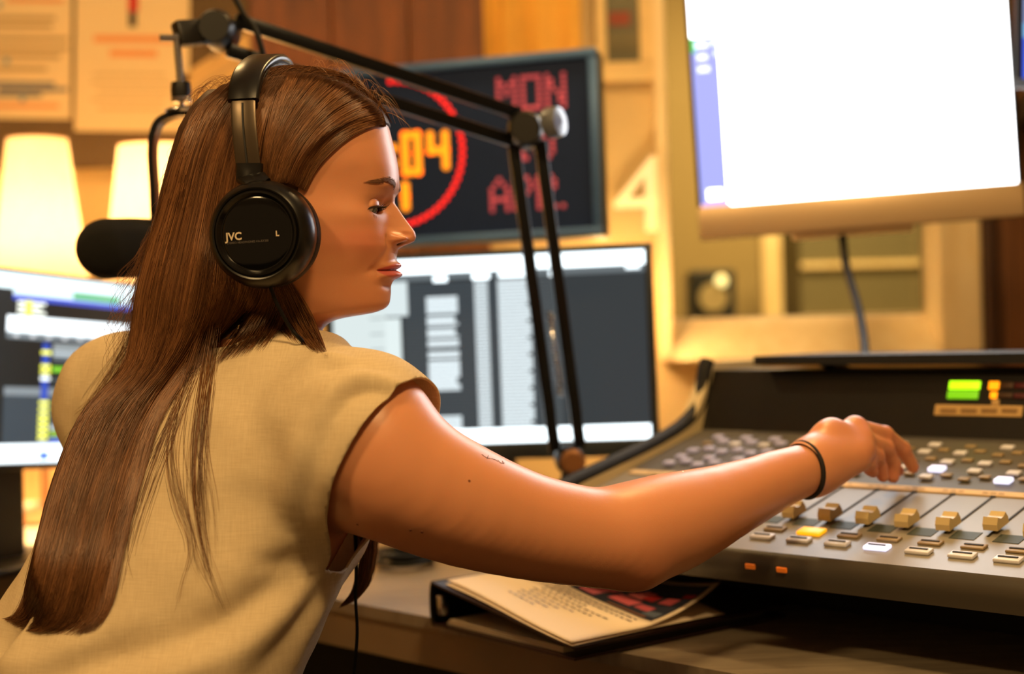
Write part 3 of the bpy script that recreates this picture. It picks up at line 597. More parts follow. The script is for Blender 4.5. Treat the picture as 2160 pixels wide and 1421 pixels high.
F += [[3, 2, 1, 0], [len(V)-4, len(V)-3, len(V)-2, len(V)-1]]; obj('yoke', V, F, M_steel, mc, smooth_angle=50)
lathe('yoke_button', [(0.0, 0.0), (0.022, 0.0), (0.024, 0.003), (0.02, 0.006), (0.0, 0.007)], P(390, 240, 1.66), (0, 0, 1), M_chrome, mc, 24)
ma = nrm(P(420, 520, 1.72)-P(225, 524, 1.63)); mo = P(225, 524, 1.63)
prof = [(0.0, -0.034)]+[(0.0345*math.sin(a), -0.0345*math.cos(a)) for a in np.linspace(0.15, math.pi/2, 12)]+[(0.035, 0.03), (0.034, 0.06), (0.031, 0.085), (0.027, 0.092), (0.0, 0.092)]
lathe('windscreen', prof, mo, ma, M_foam, mc, 40, 60)
lathe('mic_body', [(0.0, 0.09), (0.024, 0.09), (0.0245, 0.10), (0.0245, 0.20), (0.02, 0.215), (0.0, 0.215)], mo, ma, M_steel, mc, 32)
tube('shock_band', [P(330, 500, 1.66), P(391, 522, 1.70), P(452, 500, 1.66)], 0.003, M_rubber, mc, 8, 12)

# ------------------------------------------------------------------ lamps
M_shade = bpy.data.materials.new('lampshade_paper'); M_shade.use_nodes = True
_n = M_shade.node_tree.nodes; _l = M_shade.node_tree.links; _b = _n['Principled BSDF']
_tc = _n.new('ShaderNodeTexCoord'); _nz = _n.new('ShaderNodeTexNoise'); _nz.inputs['Scale'].default_value = 60; _l.new(_tc.outputs['Object'], _nz.inputs['Vector'])
_cr = _n.new('ShaderNodeValToRGB'); _cr.color_ramp.elements[0].color = (0.80, 0.70, 0.55, 1); _cr.color_ramp.elements[1].color = (0.90, 0.80, 0.64, 1); _l.new(_nz.outputs[0], _cr.inputs[0]); _l.new(_cr.outputs[0], _b.inputs['Base Color']); _b.inputs['Roughness'].default_value = 0.8
_tr = _n.new('ShaderNodeBsdfTranslucent'); _l.new(_cr.outputs[0], _tr.inputs[0]); _mx = _n.new('ShaderNodeMixShader'); _mx.inputs[0].default_value = 0.72
_l.new(_b.outputs[0], _mx.inputs[1]); _l.new(_tr.outputs[0], _mx.inputs[2]); _l.new(_mx.outputs[0], _n['Material Output'].inputs['Surface'])
M_bulb = mat('bulb_glow', (255, 214, 150), 0.3, emit=14.0)
def lamp(label, c, ztop, zbot, rt, rb, power, zbulb):
    x, y = c; t = thing('table_lamp', label, 'lamp', (x, y, 0.75))
    th = 0.0015
    lathe('lamp_shade', [(rt-th, ztop), (rt, ztop), (rb, zbot), (rb-th, zbot), (rt-th, ztop)], (x, y, 0), (0, 0, 1), M_shade, t, 56)
    lathe('shade_ring', [(rt-0.003, -0.003), (rt+0.001, -0.003), (rt+0.001, 0.001), (rt-0.003, 0.001), (rt-0.003, -0.003)], (x, y, ztop), (0, 0, 1), M_brass, t, 40)
    for k in range(3):
        a = k*2.094; tube('shade_spider', [(x, y, ztop-0.02), (x+(rt-0.002)*math.cos(a), y+(rt-0.002)*math.sin(a), ztop-0.004)], 0.0015, M_brass, t, 6)
    lathe('bulb', [(0.0, -0.035), (0.014, -0.033), (0.016, -0.02), (0.030, 0.008), (0.024, 0.03), (0.0, 0.04)], (x, y, zbulb), (0, 0, 1), M_bulb, t, 24)
    tube('lamp_stem', [(x, y, 0.77), (x, y, zbulb-0.033)], 0.009, M_brass, t)
    lathe('lamp_base', [(0.0, 0.0), (0.075, 0.0), (0.078, 0.008), (0.03, 0.024), (0.0, 0.026)], (x, y, 0.75), (0, 0, 1), M_brass, t, 36)
    l = bpy.data.lights.new('table_lamp_light', 'POINT'); l.energy = power; l.color = (1.0, 0.68, 0.33); l.shadow_soft_size = 0.035; o = bpy.data.objects.new('table_lamp_light', l); COL.objects.link(o); o.location = (x, y, zbulb+0.055)
    return t
LY = 2.72
def lamp_at(label, pxc, pyt, pyb, wt, wb, power, y=LY, zb=0.40):
    c = P(pxc, 430, y); zt = P(pxc, pyt, y)[2]; z0 = P(pxc, pyb, y)[2]; k = y/FPX/2
    return lamp(label, (c[0], y), zt, z0, wt*k, wb*k, power, z0+(zt-z0)*zb)
lamp_at('lit table lamp with cream conical shade at the far left', 82, 292, 600, 122, 196, 130, zb=0.16)
lamp_at('brightly lit table lamp behind the microphone yoke', 330, 306, 600, 150, 226, 480, 2.62, zb=0.35)
# small lamp hidden behind the playlist monitor that lights the sill
c = P(1335, 620, 2.95); lamp('small lit lamp behind the playlist monitor by the window', (c[0], 2.95), 1.20, 1.04, 0.028, 0.044, 380, 1.09)

# ------------------------------------------------------------------ papers on the felt board
M_paper = None
def sheet(name, label, corners, items, cat='paper', base=(232, 206, 160), curl=0.004):
    pl = Plane(*corners); t = thing(name, label, cat, pl.c)
    obj('page', *box_vf(pl.pm(0, 0, 0), (pl.w, pl.h, 0.0012), pl.axes()), mat('page_'+name, base, 0.8, var=0.03), t)
    if items: rects('print', pl, items, M_print, t, 0.001)
    lathe('push_pin', [(0.0, 0.0), (0.004, 0.0), (0.003, 0.006), (0.005, 0.009), (0.0, 0.010)], pl.at(0.5, 0.02, 0), pl.N, M_chrome, t, 12)
    return t
YB = WY-0.027
G = (176, 148, 104); OR = (226, 150, 96); BL = (110, 112, 120)
def tl(x0, y0, x1, y1, yy=YB): return [P(x0, y0, yy), P(x1, y0+(x1-x0)*0.01, yy), P(x1+4, y1+(x1-x0)*0.01, yy), P(x0+4, y1, yy)]
it = [R(0.72, 0.74, 0.98, 0.75, G)]
rowsA = [(0.56, 0.60, 0.95, OR, 0.5), (0.625, 0.52, 0.90, G, 1), (0.655, 0.5, 0.88, G, 1), (0.70, 0.45, 0.98, G, 1), (0.735, 0.5, 0.98, G, 1), (0.765, 0.48, 0.93, G, 1), (0.81, 0.5, 0.85, G, 1), (0.865, 0.52, 0.90, BL, 1), (0.885, 0.55, 0.98, BL, 1), (0.905, 0.52, 0.82, BL, 1), (0.945, 0.40, 0.93, OR, 1)]
it = [R(a, v, b, v+0.016, c, 1, 1) for v, a, b, c, g in rowsA]
for u, v in ((0.55, 0.585), (0.60, 0.79), (0.70, 0.925)): it.append(R(u-0.015, v-0.012, u+0.015, v+0.014, (130, 150, 160), 1, 2))
sheet('notice', 'cream notice with flow text and orange lines at the far upper left', tl(-190, -330, 150, 248), it)
it = [R(0.16, 0.60, 0.86, 0.63, OR, 1, 1), R(0.3, 0.66, 0.72, 0.69, OR, 1, 1)]
for k, (a, b) in enumerate(((0.16, 0.80), (0.14, 0.86), (0.2, 0.84), (0.14, 0.80), (0.2, 0.78))): it.append(R(a, 0.755+0.036*k, b, 0.768+0.036*k, (208, 180, 134), 1, 1))
it += [R(0.46, 0.40, 0.55, 0.50, (196, 40, 34), 1, 2), R(0.48, 0.36, 0.56, 0.405, (96, 66, 50), 1, 2), R(0.465, 0.50, 0.535, 0.565, (52, 44, 40), 1, 2), R(0.35, 0.20, 0.85, 0.31, (110, 160, 170), 1, 1)]
sheet('poster', 'cream poster with a small red figure beside the boom arm end', tl(158, -230, 398, 276), it)
sheet('small_sheet', 'tan sheet pinned aslant behind the boom arm end', [P(412, 150, YB), P(520, 60, YB), P(640, 220, YB), P(440, 330, YB)], [R(0.1, 0.2, 0.8, 0.24, G, 1, 1), R(0.1, 0.35, 0.8, 0.39, G, 1, 1)], base=(206, 168, 108))
# picture frame, curtain and four-shaped light patch by the window
pl = Plane(P(1252, -120, WY-0.02), P(1388, -124, WY-0.02), P(1392, 168, WY-0.02), P(1256, 172, WY-0.02))
pf = thing('picture_frame', 'pale framed dark green picture above the clock corner', 'picture frame', pl.c)
obj('picture', *box_vf(pl.pm(0, 0, -0.004), (pl.w-0.03, pl.h-0.03, 0.006), pl.axes()), mat('dark_print', (96, 92, 66), 0.5, var=0.25, vscale=14), pf)
rects('print', pl, [R(0.22, 0.50, 0.55, 0.60, (140, 66, 48), 1, 1), R(0.2, 0.65, 0.7, 0.78, (112, 104, 76), 1, 1)], M_print, pf, 0.0)
for cx, cy, sx, sy in ((0, pl.h/2-0.02, pl.w, 0.04), (0, -pl.h/2+0.02, pl.w, 0.04), (-pl.w/2+0.012, 0, 0.024, pl.h-0.08), (pl.w/2-0.022, 0, 0.044, pl.h-0.08)):
    obj('frame_bar', *box_vf(pl.pm(cx, cy, 0), (sx, sy, 0.02), pl.axes(), 0.003), mat('frame_cream', (226, 196, 136), 0.6), pf, smooth_angle=40)
x0, x1 = wx(1040), wx(1242); n = 60; V = []; F = []
for i in range(n+1):
    u = i/n
    for z in (1.45, 2.45): V.append((x0+(x1-x0)*u, WY-0.035+0.010*math.sin(u*19)*(1+0.3*math.sin(u*7)), z))
for i in range(n): F.append([2*i, 2*i+2, 2*i+3, 2*i+1])
o = obj('curtain', V, F, M_fabric_y, None, smooth=True); tag(o, 'yellow pleated curtain on the rear wall above the clock', 'curtain')
md = o.modifiers.new('thickness', 'SOLIDIFY'); md.thickness = 0.004
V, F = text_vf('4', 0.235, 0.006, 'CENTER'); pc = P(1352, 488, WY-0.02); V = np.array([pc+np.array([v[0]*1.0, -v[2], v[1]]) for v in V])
o = obj('four_light_patch', V, F, mat('light_patch_glow', (255, 238, 186), 0.3, var=0.02, emit=0.30)); tag(o, 'bright light patch on the wall beside the clock, modelled as a numeral four', 'sign')  # patch of light on the wall, built as a faintly emissive raised numeral

# ------------------------------------------------------------------ binder and papers on the desk
b_l = PZ(832, 1334, 0.75); b_n = PZ(1212, 1396, 0.75); b_r = PZ(1660, 1306, 0.75)
ey = nrm((0.79, 0.613, 0)); ex = -np.cross((0, 0, 1), ey); bw = 0.252; bl_ = 0.318; b_l = b_n-ex*bw
bd = thing('ring_binder', 'worn black ring binder lying closed on the desk under her arm', 'binder', (b_l+b_n+b_r)/3)
M_bind = mat('binder_vinyl', (46, 26, 22), 0.35, var=0.25, vscale=25)
M_binde = mat('binder_black', (14, 12, 11), 0.3, var=0.2)
def BD(a, b, z): return b_l+ex*a*bw+ey*b*bl_+np.array([0, 0, z])
TH = 0.052
def cover(z0, z1, th, nm):   # wedge: thick at the spine (a=0), thin at the fore edge
    V = [BD(0.0, -0.0, z0), BD(1, 0, z1), BD(1, 1, z1), BD(0, 1, z0)]; V = V+[v+np.array([0, 0, th]) for v in V]
    return obj(nm, V, [[3, 2, 1, 0], [4, 5, 6, 7], [0, 1, 5, 4], [1, 2, 6, 5], [2, 3, 7, 6], [3, 0, 4, 7]], M_bind, bd)
cover(0.001, 0.001, 0.003, 'back_cover'); cover(TH-0.004, 0.012, 0.003, 'front_cover')
arc = [(0.0+0.006*math.cos(a)*-1, TH/2+(TH/2)*math.sin(a)) for a in np.linspace(-math.pi/2, math.pi/2, 9)]
V = []; 
for b in (-0.0, 1.0):
    for a, z in arc: V.append(BD(a/bw*1.0, b, z))
    for a, z in arc[::-1]: V.append(BD((a+0.003)/bw, b, TH/2+(z-TH/2)*0.9))
n = len(arc)*2; obj('spine', V, [list(range(n))[::-1], list(range(n, 2*n))]+[[i, (i+1) % n, n+(i+1) % n, n+i] for i in range(n)], M_binde, bd, smooth_angle=45)
V, F = box_vf((0, 0, 0), (0.01, 0.012, 0.024), (ex, ey, (0, 0, 1)), 0.003); obj('ring_mechanism', V+BD(0.06, 0.012, 0.026), F, M_chrome, bd, smooth_angle=40)
for k in range(3):
    V, F = slab([tuple(BD(0.08+0.01*k, 0.02, 0)[:2]), tuple(BD(0.90, 0.02, 0)[:2]), tuple(BD(0.90, 0.97, 0)[:2]), tuple(BD(0.08, 0.97, 0)[:2])], 0.7545+0.0022*k, 0.7545+0.0022*k+0.0016); obj('leaf_block', V, F, mat('leaf_white', (206, 190, 160), 0.8), bd)
# top sheet: curled corner
def ZT(a): return TH+0.0+(0.016-TH)*a
def paper_pt(a, b, lift): return BD(a, b, ZT(a)+lift)
def paper(name, label, corners, lift, items, cornerlift, nx=28, ny=34):
    (a0, b0), (a1, b1), (a2, b2), (a3, b3) = corners     # in binder coordinates: p00, p10, p11, p01
    t = thing(name, label, 'paper', BD((a0+a2)/2, (b0+b2)/2, ZT((a0+a2)/2)))
    def pos(u, v, ex_=0.0):
        a = (1-u)*(1-v)*a0+u*(1-v)*a1+u*v*a2+(1-u)*v*a3; b = (1-u)*(1-v)*b0+u*(1-v)*b1+u*v*b2+(1-u)*v*b3
        w = max(0.0, u+v-1.40)/0.60; l = lift+0.0012*math.sin(6*u+3*v)+cornerlift*w**1.5
        p = paper_pt(a, b, l+ex_); return p-ex*0.02*w*w*(1 if cornerlift else 0)
    V = [pos(i/nx, j/ny) for j in range(ny+1) for i in range(nx+1)]; F = [[j*(nx+1)+i, j*(nx+1)+i+1, (j+1)*(nx+1)+i+1, (j+1)*(nx+1)+i] for j in range(ny) for i in range(nx)]
    o = obj('page', V, F, mat('page_white', (232, 214, 190), 0.75, var=0.02), t, smooth=True); md = o.modifiers.new('thickness', 'SOLIDIFY'); md.thickness = 0.0004
    if items:
        V = []; F = []; C = []
        for r in items:
            nu = max(1, int((r[2]-r[0])*16)); nv = max(1, int((r[3]-r[1])*20)); b0_ = len(V)
            for j in range(nv+1):
                for i in range(nu+1): V.append(pos(r[0]+(r[2]-r[0])*i/nu, r[1]+(r[3]-r[1])*j/nv, 0.0007+0.00008*r[6])); C.append(s2l(r[4]))
            F += [[b0_+j*(nu+1)+i, b0_+j*(nu+1)+i+1, b0_+(j+1)*(nu+1)+i+1, b0_+(j+1)*(nu+1)+i] for j in range(nv) for i in range(nu)]
        obj('print', V, F, M_print, t, cols=np.array(C), smooth=True)
    return t
paper('under_sheet', 'white sheet beneath the top page on the binder', [(0.07, 0.02), (0.995, -0.005), (0.985, 0.70), (0.10, 0.74)], 0.0005, None, 0.0)
ink = (96, 92, 104)
it = [R(0.34, 0.50, 0.96, 0.955, (40, 44, 62), 1, 0)]
for a, b, c, d, col in ((0.38, 0.53, 0.50, 0.66, (214, 110, 126)), (0.42, 0.64, 0.52, 0.72, (206, 96, 110)), (0.56, 0.57, 0.72, 0.66, (222, 104, 116)), (0.58, 0.68, 0.68, 0.80, (226, 116, 120)), (0.66, 0.70, 0.74, 0.78, (196, 40, 44)), (0.74, 0.58, 0.84, 0.64, (200, 90, 104)), (0.50, 0.76, 0.60, 0.84, (66, 120, 170)), (0.78, 0.70, 0.88, 0.78, (216, 96, 106)), (0.84, 0.54, 0.94, 0.60, (90, 100, 120)), (0.86, 0.80, 0.95, 0.84, (190, 50, 50)), (0.62, 0.51, 0.9, 0.53, (120, 80, 60))):
    it.append(R(a, b, c, d, col, 1, 2))
for k in range(9):
    v = 0.455-0.037*k; L = (0.62, 0.58, 0.30, 0.50, 0.44, 0.34, 0.30, 0.26, 0.20)[k]
    u = 0.30+0.02*(k % 2)
    while u < 0.30+L:
        w = 0.02+0.03*random.random(); it.append(R(u, v, u+w, v+0.009, ink if k < 5 else (150, 150, 176), 1, 2)); u += w+0.012
paper('printed_page', 'printed white page with dark photograph and curled corner on the binder', [(0.05, 0.04), (0.985, 0.0), (1.0, 0.735), (0.05, 0.79)], 0.0030, it, 0.030)
# loose sheet and coil of cable further back on the desk
V, F = slab([tuple(PZ(-40, 1090, .75)[:2]), tuple(PZ(70, 1066, .75)[:2]), tuple(PZ(96, 1050, .75)[:2]), tuple(PZ(-60, 1046, .75)[:2])], 0.7505, 0.7520); tag(obj('loose_sheet', V, F, mat('loose_white', (240, 226, 196), 0.7, var=0.02)), 'white loose sheet on the desk under the software monitor', 'paper')
cc = PZ(858, 1192, 0.752); t = np.linspace(0, 1, 120); pts = np.stack([cc[0]+(0.035+0.010*np.sin(t*23))*np.cos(t*31.4), cc[1]+(0.05+0.01*np.cos(t*19))*np.sin(t*31.4), 0.756+0.018*t], 1)
tag(tube('cable_coil', pts, 0.0035, M_rubber, None, 6), 'small coil of black cable on the desk behind her arm', 'cable')
# downlight fixtures in the ceiling
for i, (l, tg_, s, p_) in enumerate(DOWNLIGHTS):
    f = lathe('ceiling_light', [(s*0.5, 0.0), (s*0.62, 0.0), (s*0.62, 0.03), (s*0.5, 0.03), (s*0.5, 0.0)], (l[0], l[1], 2.525), (0, 0, 1), M_alu, None, 32)
    tag(f, ('round downlight ring above and left of the camera', 'round downlight ring above the camera', 'round downlight ring over the console', 'round downlight ring over the left desk')[i], 'ceiling light', 'ceiling downlights')
# ------------------------------------------------------------------ person: shared surfaces
def surface_nets(f, lo, hi, h):
    lo = np.asarray(lo, float); n = np.ceil((np.asarray(hi)-lo)/h).astype(int)+1
    ax = [lo[i]+h*np.arange(n[i]) for i in range(3)]; D = np.empty(n, np.float32)
    for a in range(0, n[0], 24):
        X, Y, Z = np.meshgrid(ax[0][a:a+24], ax[1], ax[2], indexing='ij'); D[a:a+24] = f(np.stack([X, Y, Z], -1).reshape(-1, 3)).reshape(X.shape)
    S = D < 0; c = np.zeros(np.array(n)-1, np.uint8)
    for i in (0, 1):
        for j in (0, 1):
            for k in (0, 1): c += S[i:n[0]-1+i, j:n[1]-1+j, k:n[2]-1+k]
    act = (c > 0) & (c < 8); idx = -np.ones(act.shape, np.int64); I, J, K = np.nonzero(act); idx[I, J, K] = np.arange(len(I))
    acc = np.zeros((len(I), 3)); cnt = np.zeros(len(I)); cor = [(i, j, k) for i in (0, 1) for j in (0, 1) for k in (0, 1)]
    for a in cor:
        for ax_ in range(3):
            if a[ax_] == 0:
                b = list(a); b[ax_] = 1; d0 = D[I+a[0], J+a[1], K+a[2]]; d1 = D[I+b[0], J+b[1], K+b[2]]; m = (d0 < 0) != (d1 < 0)
                t = np.where(m, d0/(d0-d1+1e-20), 0); p = np.tile(np.array(a, float), (len(I), 1)); p[:, ax_] += t; acc[m] += p[m]; cnt[m] += 1
    V = lo+h*(np.stack([I, J, K], 1)+acc/cnt[:, None]); F = []
    for ax_ in range(3):
        sl0 = [slice(None)]*3; sl1 = [slice(None)]*3; sl0[ax_] = slice(0, -1); sl1[ax_] = slice(1, None)
        s0 = S[tuple(sl0)]; s1 = S[tuple(sl1)]; E = np.argwhere(s0 != s1); o = [q for q in range(3) if q != ax_]
        E = E[(E[:, o[0]] > 0) & (E[:, o[1]] > 0) & (E[:, o[0]] < n[o[0]]-1) & (E[:, o[1]] < n[o[1]]-1)]
        def cell(da, db): q = E.copy(); q[:, o[0]] += da; q[:, o[1]] += db; return idx[q[:, 0], q[:, 1], q[:, 2]]
        Q = np.stack([cell(-1, -1), cell(0, -1), cell(0, 0), cell(-1, 0)], 1); fl = s0[E[:, 0], E[:, 1], E[:, 2]]
        if ax_ == 1: fl = ~fl
        Q[~fl] = Q[~fl][:, ::-1]; F.append(Q)
    return V, np.vstack(F)
def relax(V, F, it=2, lam=0.5):
    k = F.shape[1]; E = np.vstack([F[:, [i, (i+1) % k]] for i in range(k)]); V = V.copy()
    for _ in range(it):
        A = np.zeros_like(V); C = np.zeros(len(V))
        for a, b in ((0, 1), (1, 0)): np.add.at(A, E[:, a], V[E[:, b]]); np.add.at(C, E[:, a], 1)
        V += lam*(A/np.maximum(C, 1)[:, None]-V)
    return V
def clip(V, F, c):
    """keep the part of the surface where c(V) > 0, cutting triangles cleanly along c = 0"""
    if F.shape[1] == 4: F = np.vstack([F[:, [0, 1, 2]], F[:, [0, 2, 3]]])
    s = c(V); k = (s[F] > 0).sum(1); out = [F[k == 3]]; V = list(V); cache = {}
    def cut(a, b):
        key = (min(a, b), max(a, b))
        if key not in cache: t = s[a]/(s[a]-s[b]); cache[key] = len(V); V.append(V[a]+(V[b]-V[a])*t)
        return cache[key]
    new = []
    for f in F[(k == 1) | (k == 2)]:
        p = []
        for i in range(3):
            a, b = int(f[i]), int(f[(i+1) % 3])
            if s[a] > 0: p.append(a)
            if (s[a] > 0) != (s[b] > 0): p.append(cut(a, b))
        for i in range(1, len(p)-1): new.append((p[0], p[i], p[i+1]))
    F = np.vstack([out[0], np.array(new, int).reshape(-1, 3)]); u, inv = np.unique(F, return_inverse=True)
    return np.array(V)[u], inv.reshape(F.shape)
def rcone(p, a, b, r1, r2):
    a = np.asarray(a); ba = np.asarray(b)-a; l2 = ba@ba; rr = r1-r2; a2 = l2-rr*rr; il2 = 1/l2; pa = p-a; y = pa@ba; z = y-l2
    q = pa*l2-np.outer(y, ba); x2 = np.einsum('ij,ij->i', q, q); y2 = y*y*l2; z2 = z*z*l2; k = np.sign(rr)*rr*rr*x2
    r = (np.sqrt(np.maximum(x2*a2*il2, 0))+y*rr)*il2-r1; m1 = np.sign(z)*a2*z2 > k; m2 = np.sign(y)*a2*y2 < k
    r[m1] = np.sqrt(x2[m1]+z2[m1])*il2-r2; m2 &= ~m1; r[m2] = np.sqrt(x2[m2]+y2[m2])*il2-r1; return r
def smin(a, b, k): h = np.maximum(k-np.abs(a-b), 0)/k; return np.minimum(a, b)-h*h*k*0.25
def chain(p, pts, rad, k=0.01):
    d = None
    for i in range(len(pts)-1):
        c = rcone(p, pts[i], pts[i+1], rad[i], rad[i+1]); d = c if d is None else smin(d, c, k)
    return d
def smooth01(x): x = np.clip(x, 0, 1); return x*x*(3-2*x)
def ga(x, s): return np.exp(-(x/s)**2)

SK = np.array(s2l((216, 148, 108)))
M_skin = attr_mat('skin', rough=0.37, sss=0.25, bump=0.10, bscale=900, spec=0.45)
M_cloth = bpy.data.materials.new('cream_linen'); M_cloth.use_nodes = True
_n = M_cloth.node_tree.nodes; _l = M_cloth.node_tree.links; _b = _n['Principled BSDF']
_tc = _n.new('ShaderNodeTexCoord'); _w = []
for sc in ((900, 60, 60), (60, 900, 60), (60, 60, 900)):
    mp = _n.new('ShaderNodeMapping'); mp.inputs['Scale'].default_value = sc; _l.new(_tc.outputs['Object'], mp.inputs[0]); z = _n.new('ShaderNodeTexNoise'); z.inputs['Scale'].default_value = 1.0; z.inputs['Detail'].default_value = 2; _l.new(mp.outputs[0], z.inputs['Vector']); _w.append(z)
_ad = _n.new('ShaderNodeMath'); _l.new(_w[0].outputs[0], _ad.inputs[0]); _l.new(_w[2].outputs[0], _ad.inputs[1])
_cr = _n.new('ShaderNodeValToRGB'); _cr.color_ramp.elements[0].position = 0.3; _cr.color_ramp.elements[1].position = 0.7
_cr.color_ramp.elements[0].color = (*s2l((214, 192, 154)), 1); _cr.color_ramp.elements[1].color = (*s2l((230, 210, 174)), 1)
_hf = _n.new('ShaderNodeMath'); _hf.operation = 'MULTIPLY'; _hf.inputs[1].default_value = 0.5; _l.new(_ad.outputs[0], _hf.inputs[0]); _l.new(_hf.outputs[0], _cr.inputs[0]); _l.new(_cr.outputs[0], _b.inputs['Base Color'])
_bp = _n.new('ShaderNodeBump'); _bp.inputs['Strength'].default_value = 0.12; _bp.inputs['Distance'].default_value = 0.001; _l.new(_hf.outputs[0], _bp.inputs['Height']); _l.new(_bp.outputs[0], _b.inputs['Normal'])
_b.inputs['Roughness'].default_value = 0.85; _b.inputs['Specular IOR Level'].default_value = 0.2
_tr = _n.new('ShaderNodeBsdfTranslucent'); _l.new(_cr.outputs[0], _tr.inputs[0]); _mx = _n.new('ShaderNodeMixShader'); _mx.inputs[0].default_value = 0.18
_l.new(_b.outputs[0], _mx.inputs[1]); _l.new(_tr.outputs[0], _mx.inputs[2]); _l.new(_mx.outputs[0], _n['Material Output'].inputs['Surface'])

SR = P(764, 925, 1.215); SL = P(272, 852, 1.45); NB = P(548, 800, 1.35)
RT = nrm((SR-SL)*np.array([1, 1, 0])); FW = np.array([-RT[1], RT[0], 0]); UP = np.array([0, 0, 1.0])
SM = (SR+SL)/2
seat = np.array([-0.465, 1.245, 0.47])
person = thing('person', 'person in cream sleeveless top with long brown hair reaching over the console', 'person', seat)

# ------------------------------------------------------------------ head: r(theta, height) about an upright axis
HD = 1.33; HS = FPX/HD; HX, HY = 630.0, 480.0; HO = P(HX, HY, HD)
ha = math.radians(4.0); HF = math.cos(ha)*CR-math.sin(ha)*CF; HU = CU; HL = np.cross(HU, HF)     # forward, up, her left (away)
KX = 1/(HS*0.985)
tab = np.array([  # py, front px, back px, half width m, exponent
 (163, 6, 6, .004, 2), (166, 34, 34, .018, 2), (173, 72, 70, .034, 2), (186, 110, 105, .048, 2), (205, 143, 135, .058, 2.05), (235, 171, 160, .067, 2.1), (262, 185, 170, .071, 2.15), (300, 195, 178, .0745, 2.2), (335, 203, 183, .0755, 2.25), (362, 207, 186, .0755, 2.3),
 (382, 208, 187, .0745, 2.3), (400, 205, 187, .0735, 2.3), (416, 200, 186, .0725, 2.3), (430, 197, 185, .0715, 2.3), (450, 195, 183, .0705, 2.3), (480, 195, 178, .0690, 2.25), (510, 199, 170, .0665, 2.2), (527, 204, 165, .0650, 2.15), (545, 204, 158, .063, 2.1), (568, 203, 150, .0605, 2.1),
 (590, 198, 141, .0575, 2.05), (605, 194, 134, .0555, 2.05), (622, 192, 128, .0530, 2.05), (637, 190, 124, .0505, 2.05), (648, 183, 121, .0480, 2.05), (655, 170, 120, .0465, 2.05), (660, 154, 119, .0455, 2.05), (664, 130, 119, .0450, 2.05), (668, 104, 119, .0455, 2), (673, 80, 120, .047, 2), (680, 62, 121, .049, 2),
 (694, 46, 123, .0505, 2), (720, 40, 127, .052, 2), (760, 38, 136, .054, 2), (800, 40, 146, .056, 2)])
nose = np.array([(398, 835), (416, 831), (426, 831), (443, 840), (463, 853), (482, 867), (492, 873.5), (500, 875), (509, 872), (514, 863), (519, 850), (527, 838), (536, 834)])
nosew = np.array([(416, .0075), (426, .0078), (463, .0098), (482, .0118), (497, .0140), (510, .0150), (527, .0130)])
EYE = np.array([0.0676, 0.0315, (HY-443)/HS]); ER = 0.0116
def pchip(x, xp, yp):
    """smooth interpolation through a table"""
    x = np.asarray(x, float); i = np.clip(np.searchsorted(xp, x)-1, 0, len(xp)-2); h = np.diff(xp); dl_ = np.diff(yp)/h; m = np.zeros(len(xp)); m[0], m[-1] = dl_[0], dl_[-1]
    s = dl_[:-1]*dl_[1:] > 0; w1 = 2*h[1:]+h[:-1]; w2 = h[1:]+2*h[:-1]
    with np.errstate(divide='ignore', invalid='ignore'): mm_ = (w1+w2)/(w1/dl_[:-1]+w2/dl_[1:])
    m[1:-1][s] = mm_[s]; t = np.clip((x-xp[i])/h[i], 0, 1)
    return (2*t**3-3*t**2+1)*yp[i]+(t**3-2*t**2+t)*h[i]*m[i]+(-2*t**3+3*t**2)*yp[i+1]+(t**3-t**2)*h[i]*m[i+1]
_pg = np.arange(150.0, 830.0, 0.5)
def _sm(col, sig):
    v = pchip(_pg, tab[:, 0], tab[:, col]); k = np.exp(-0.5*(np.arange(-40, 41)*0.5/sig)**2); k /= k.sum(); return np.convolve(np.pad(v, 40, 'edge'), k, 'valid')
_top = smooth01((_pg-180)/30)
TABS = [pchip(_pg, tab[:, 0], tab[:, c])*(1-_top)+_sm(c, sg)*_top for c, sg in ((1, 1.6), (2, 7), (3, 7), (4, 8))]
def tabv(py, c): return np.interp(py, _pg, TABS[c-1])
def lip_line(y): return 568+5.0*smooth01(np.abs(y)/0.026)+1.2*ga(np.abs(y)-0.006, .004)
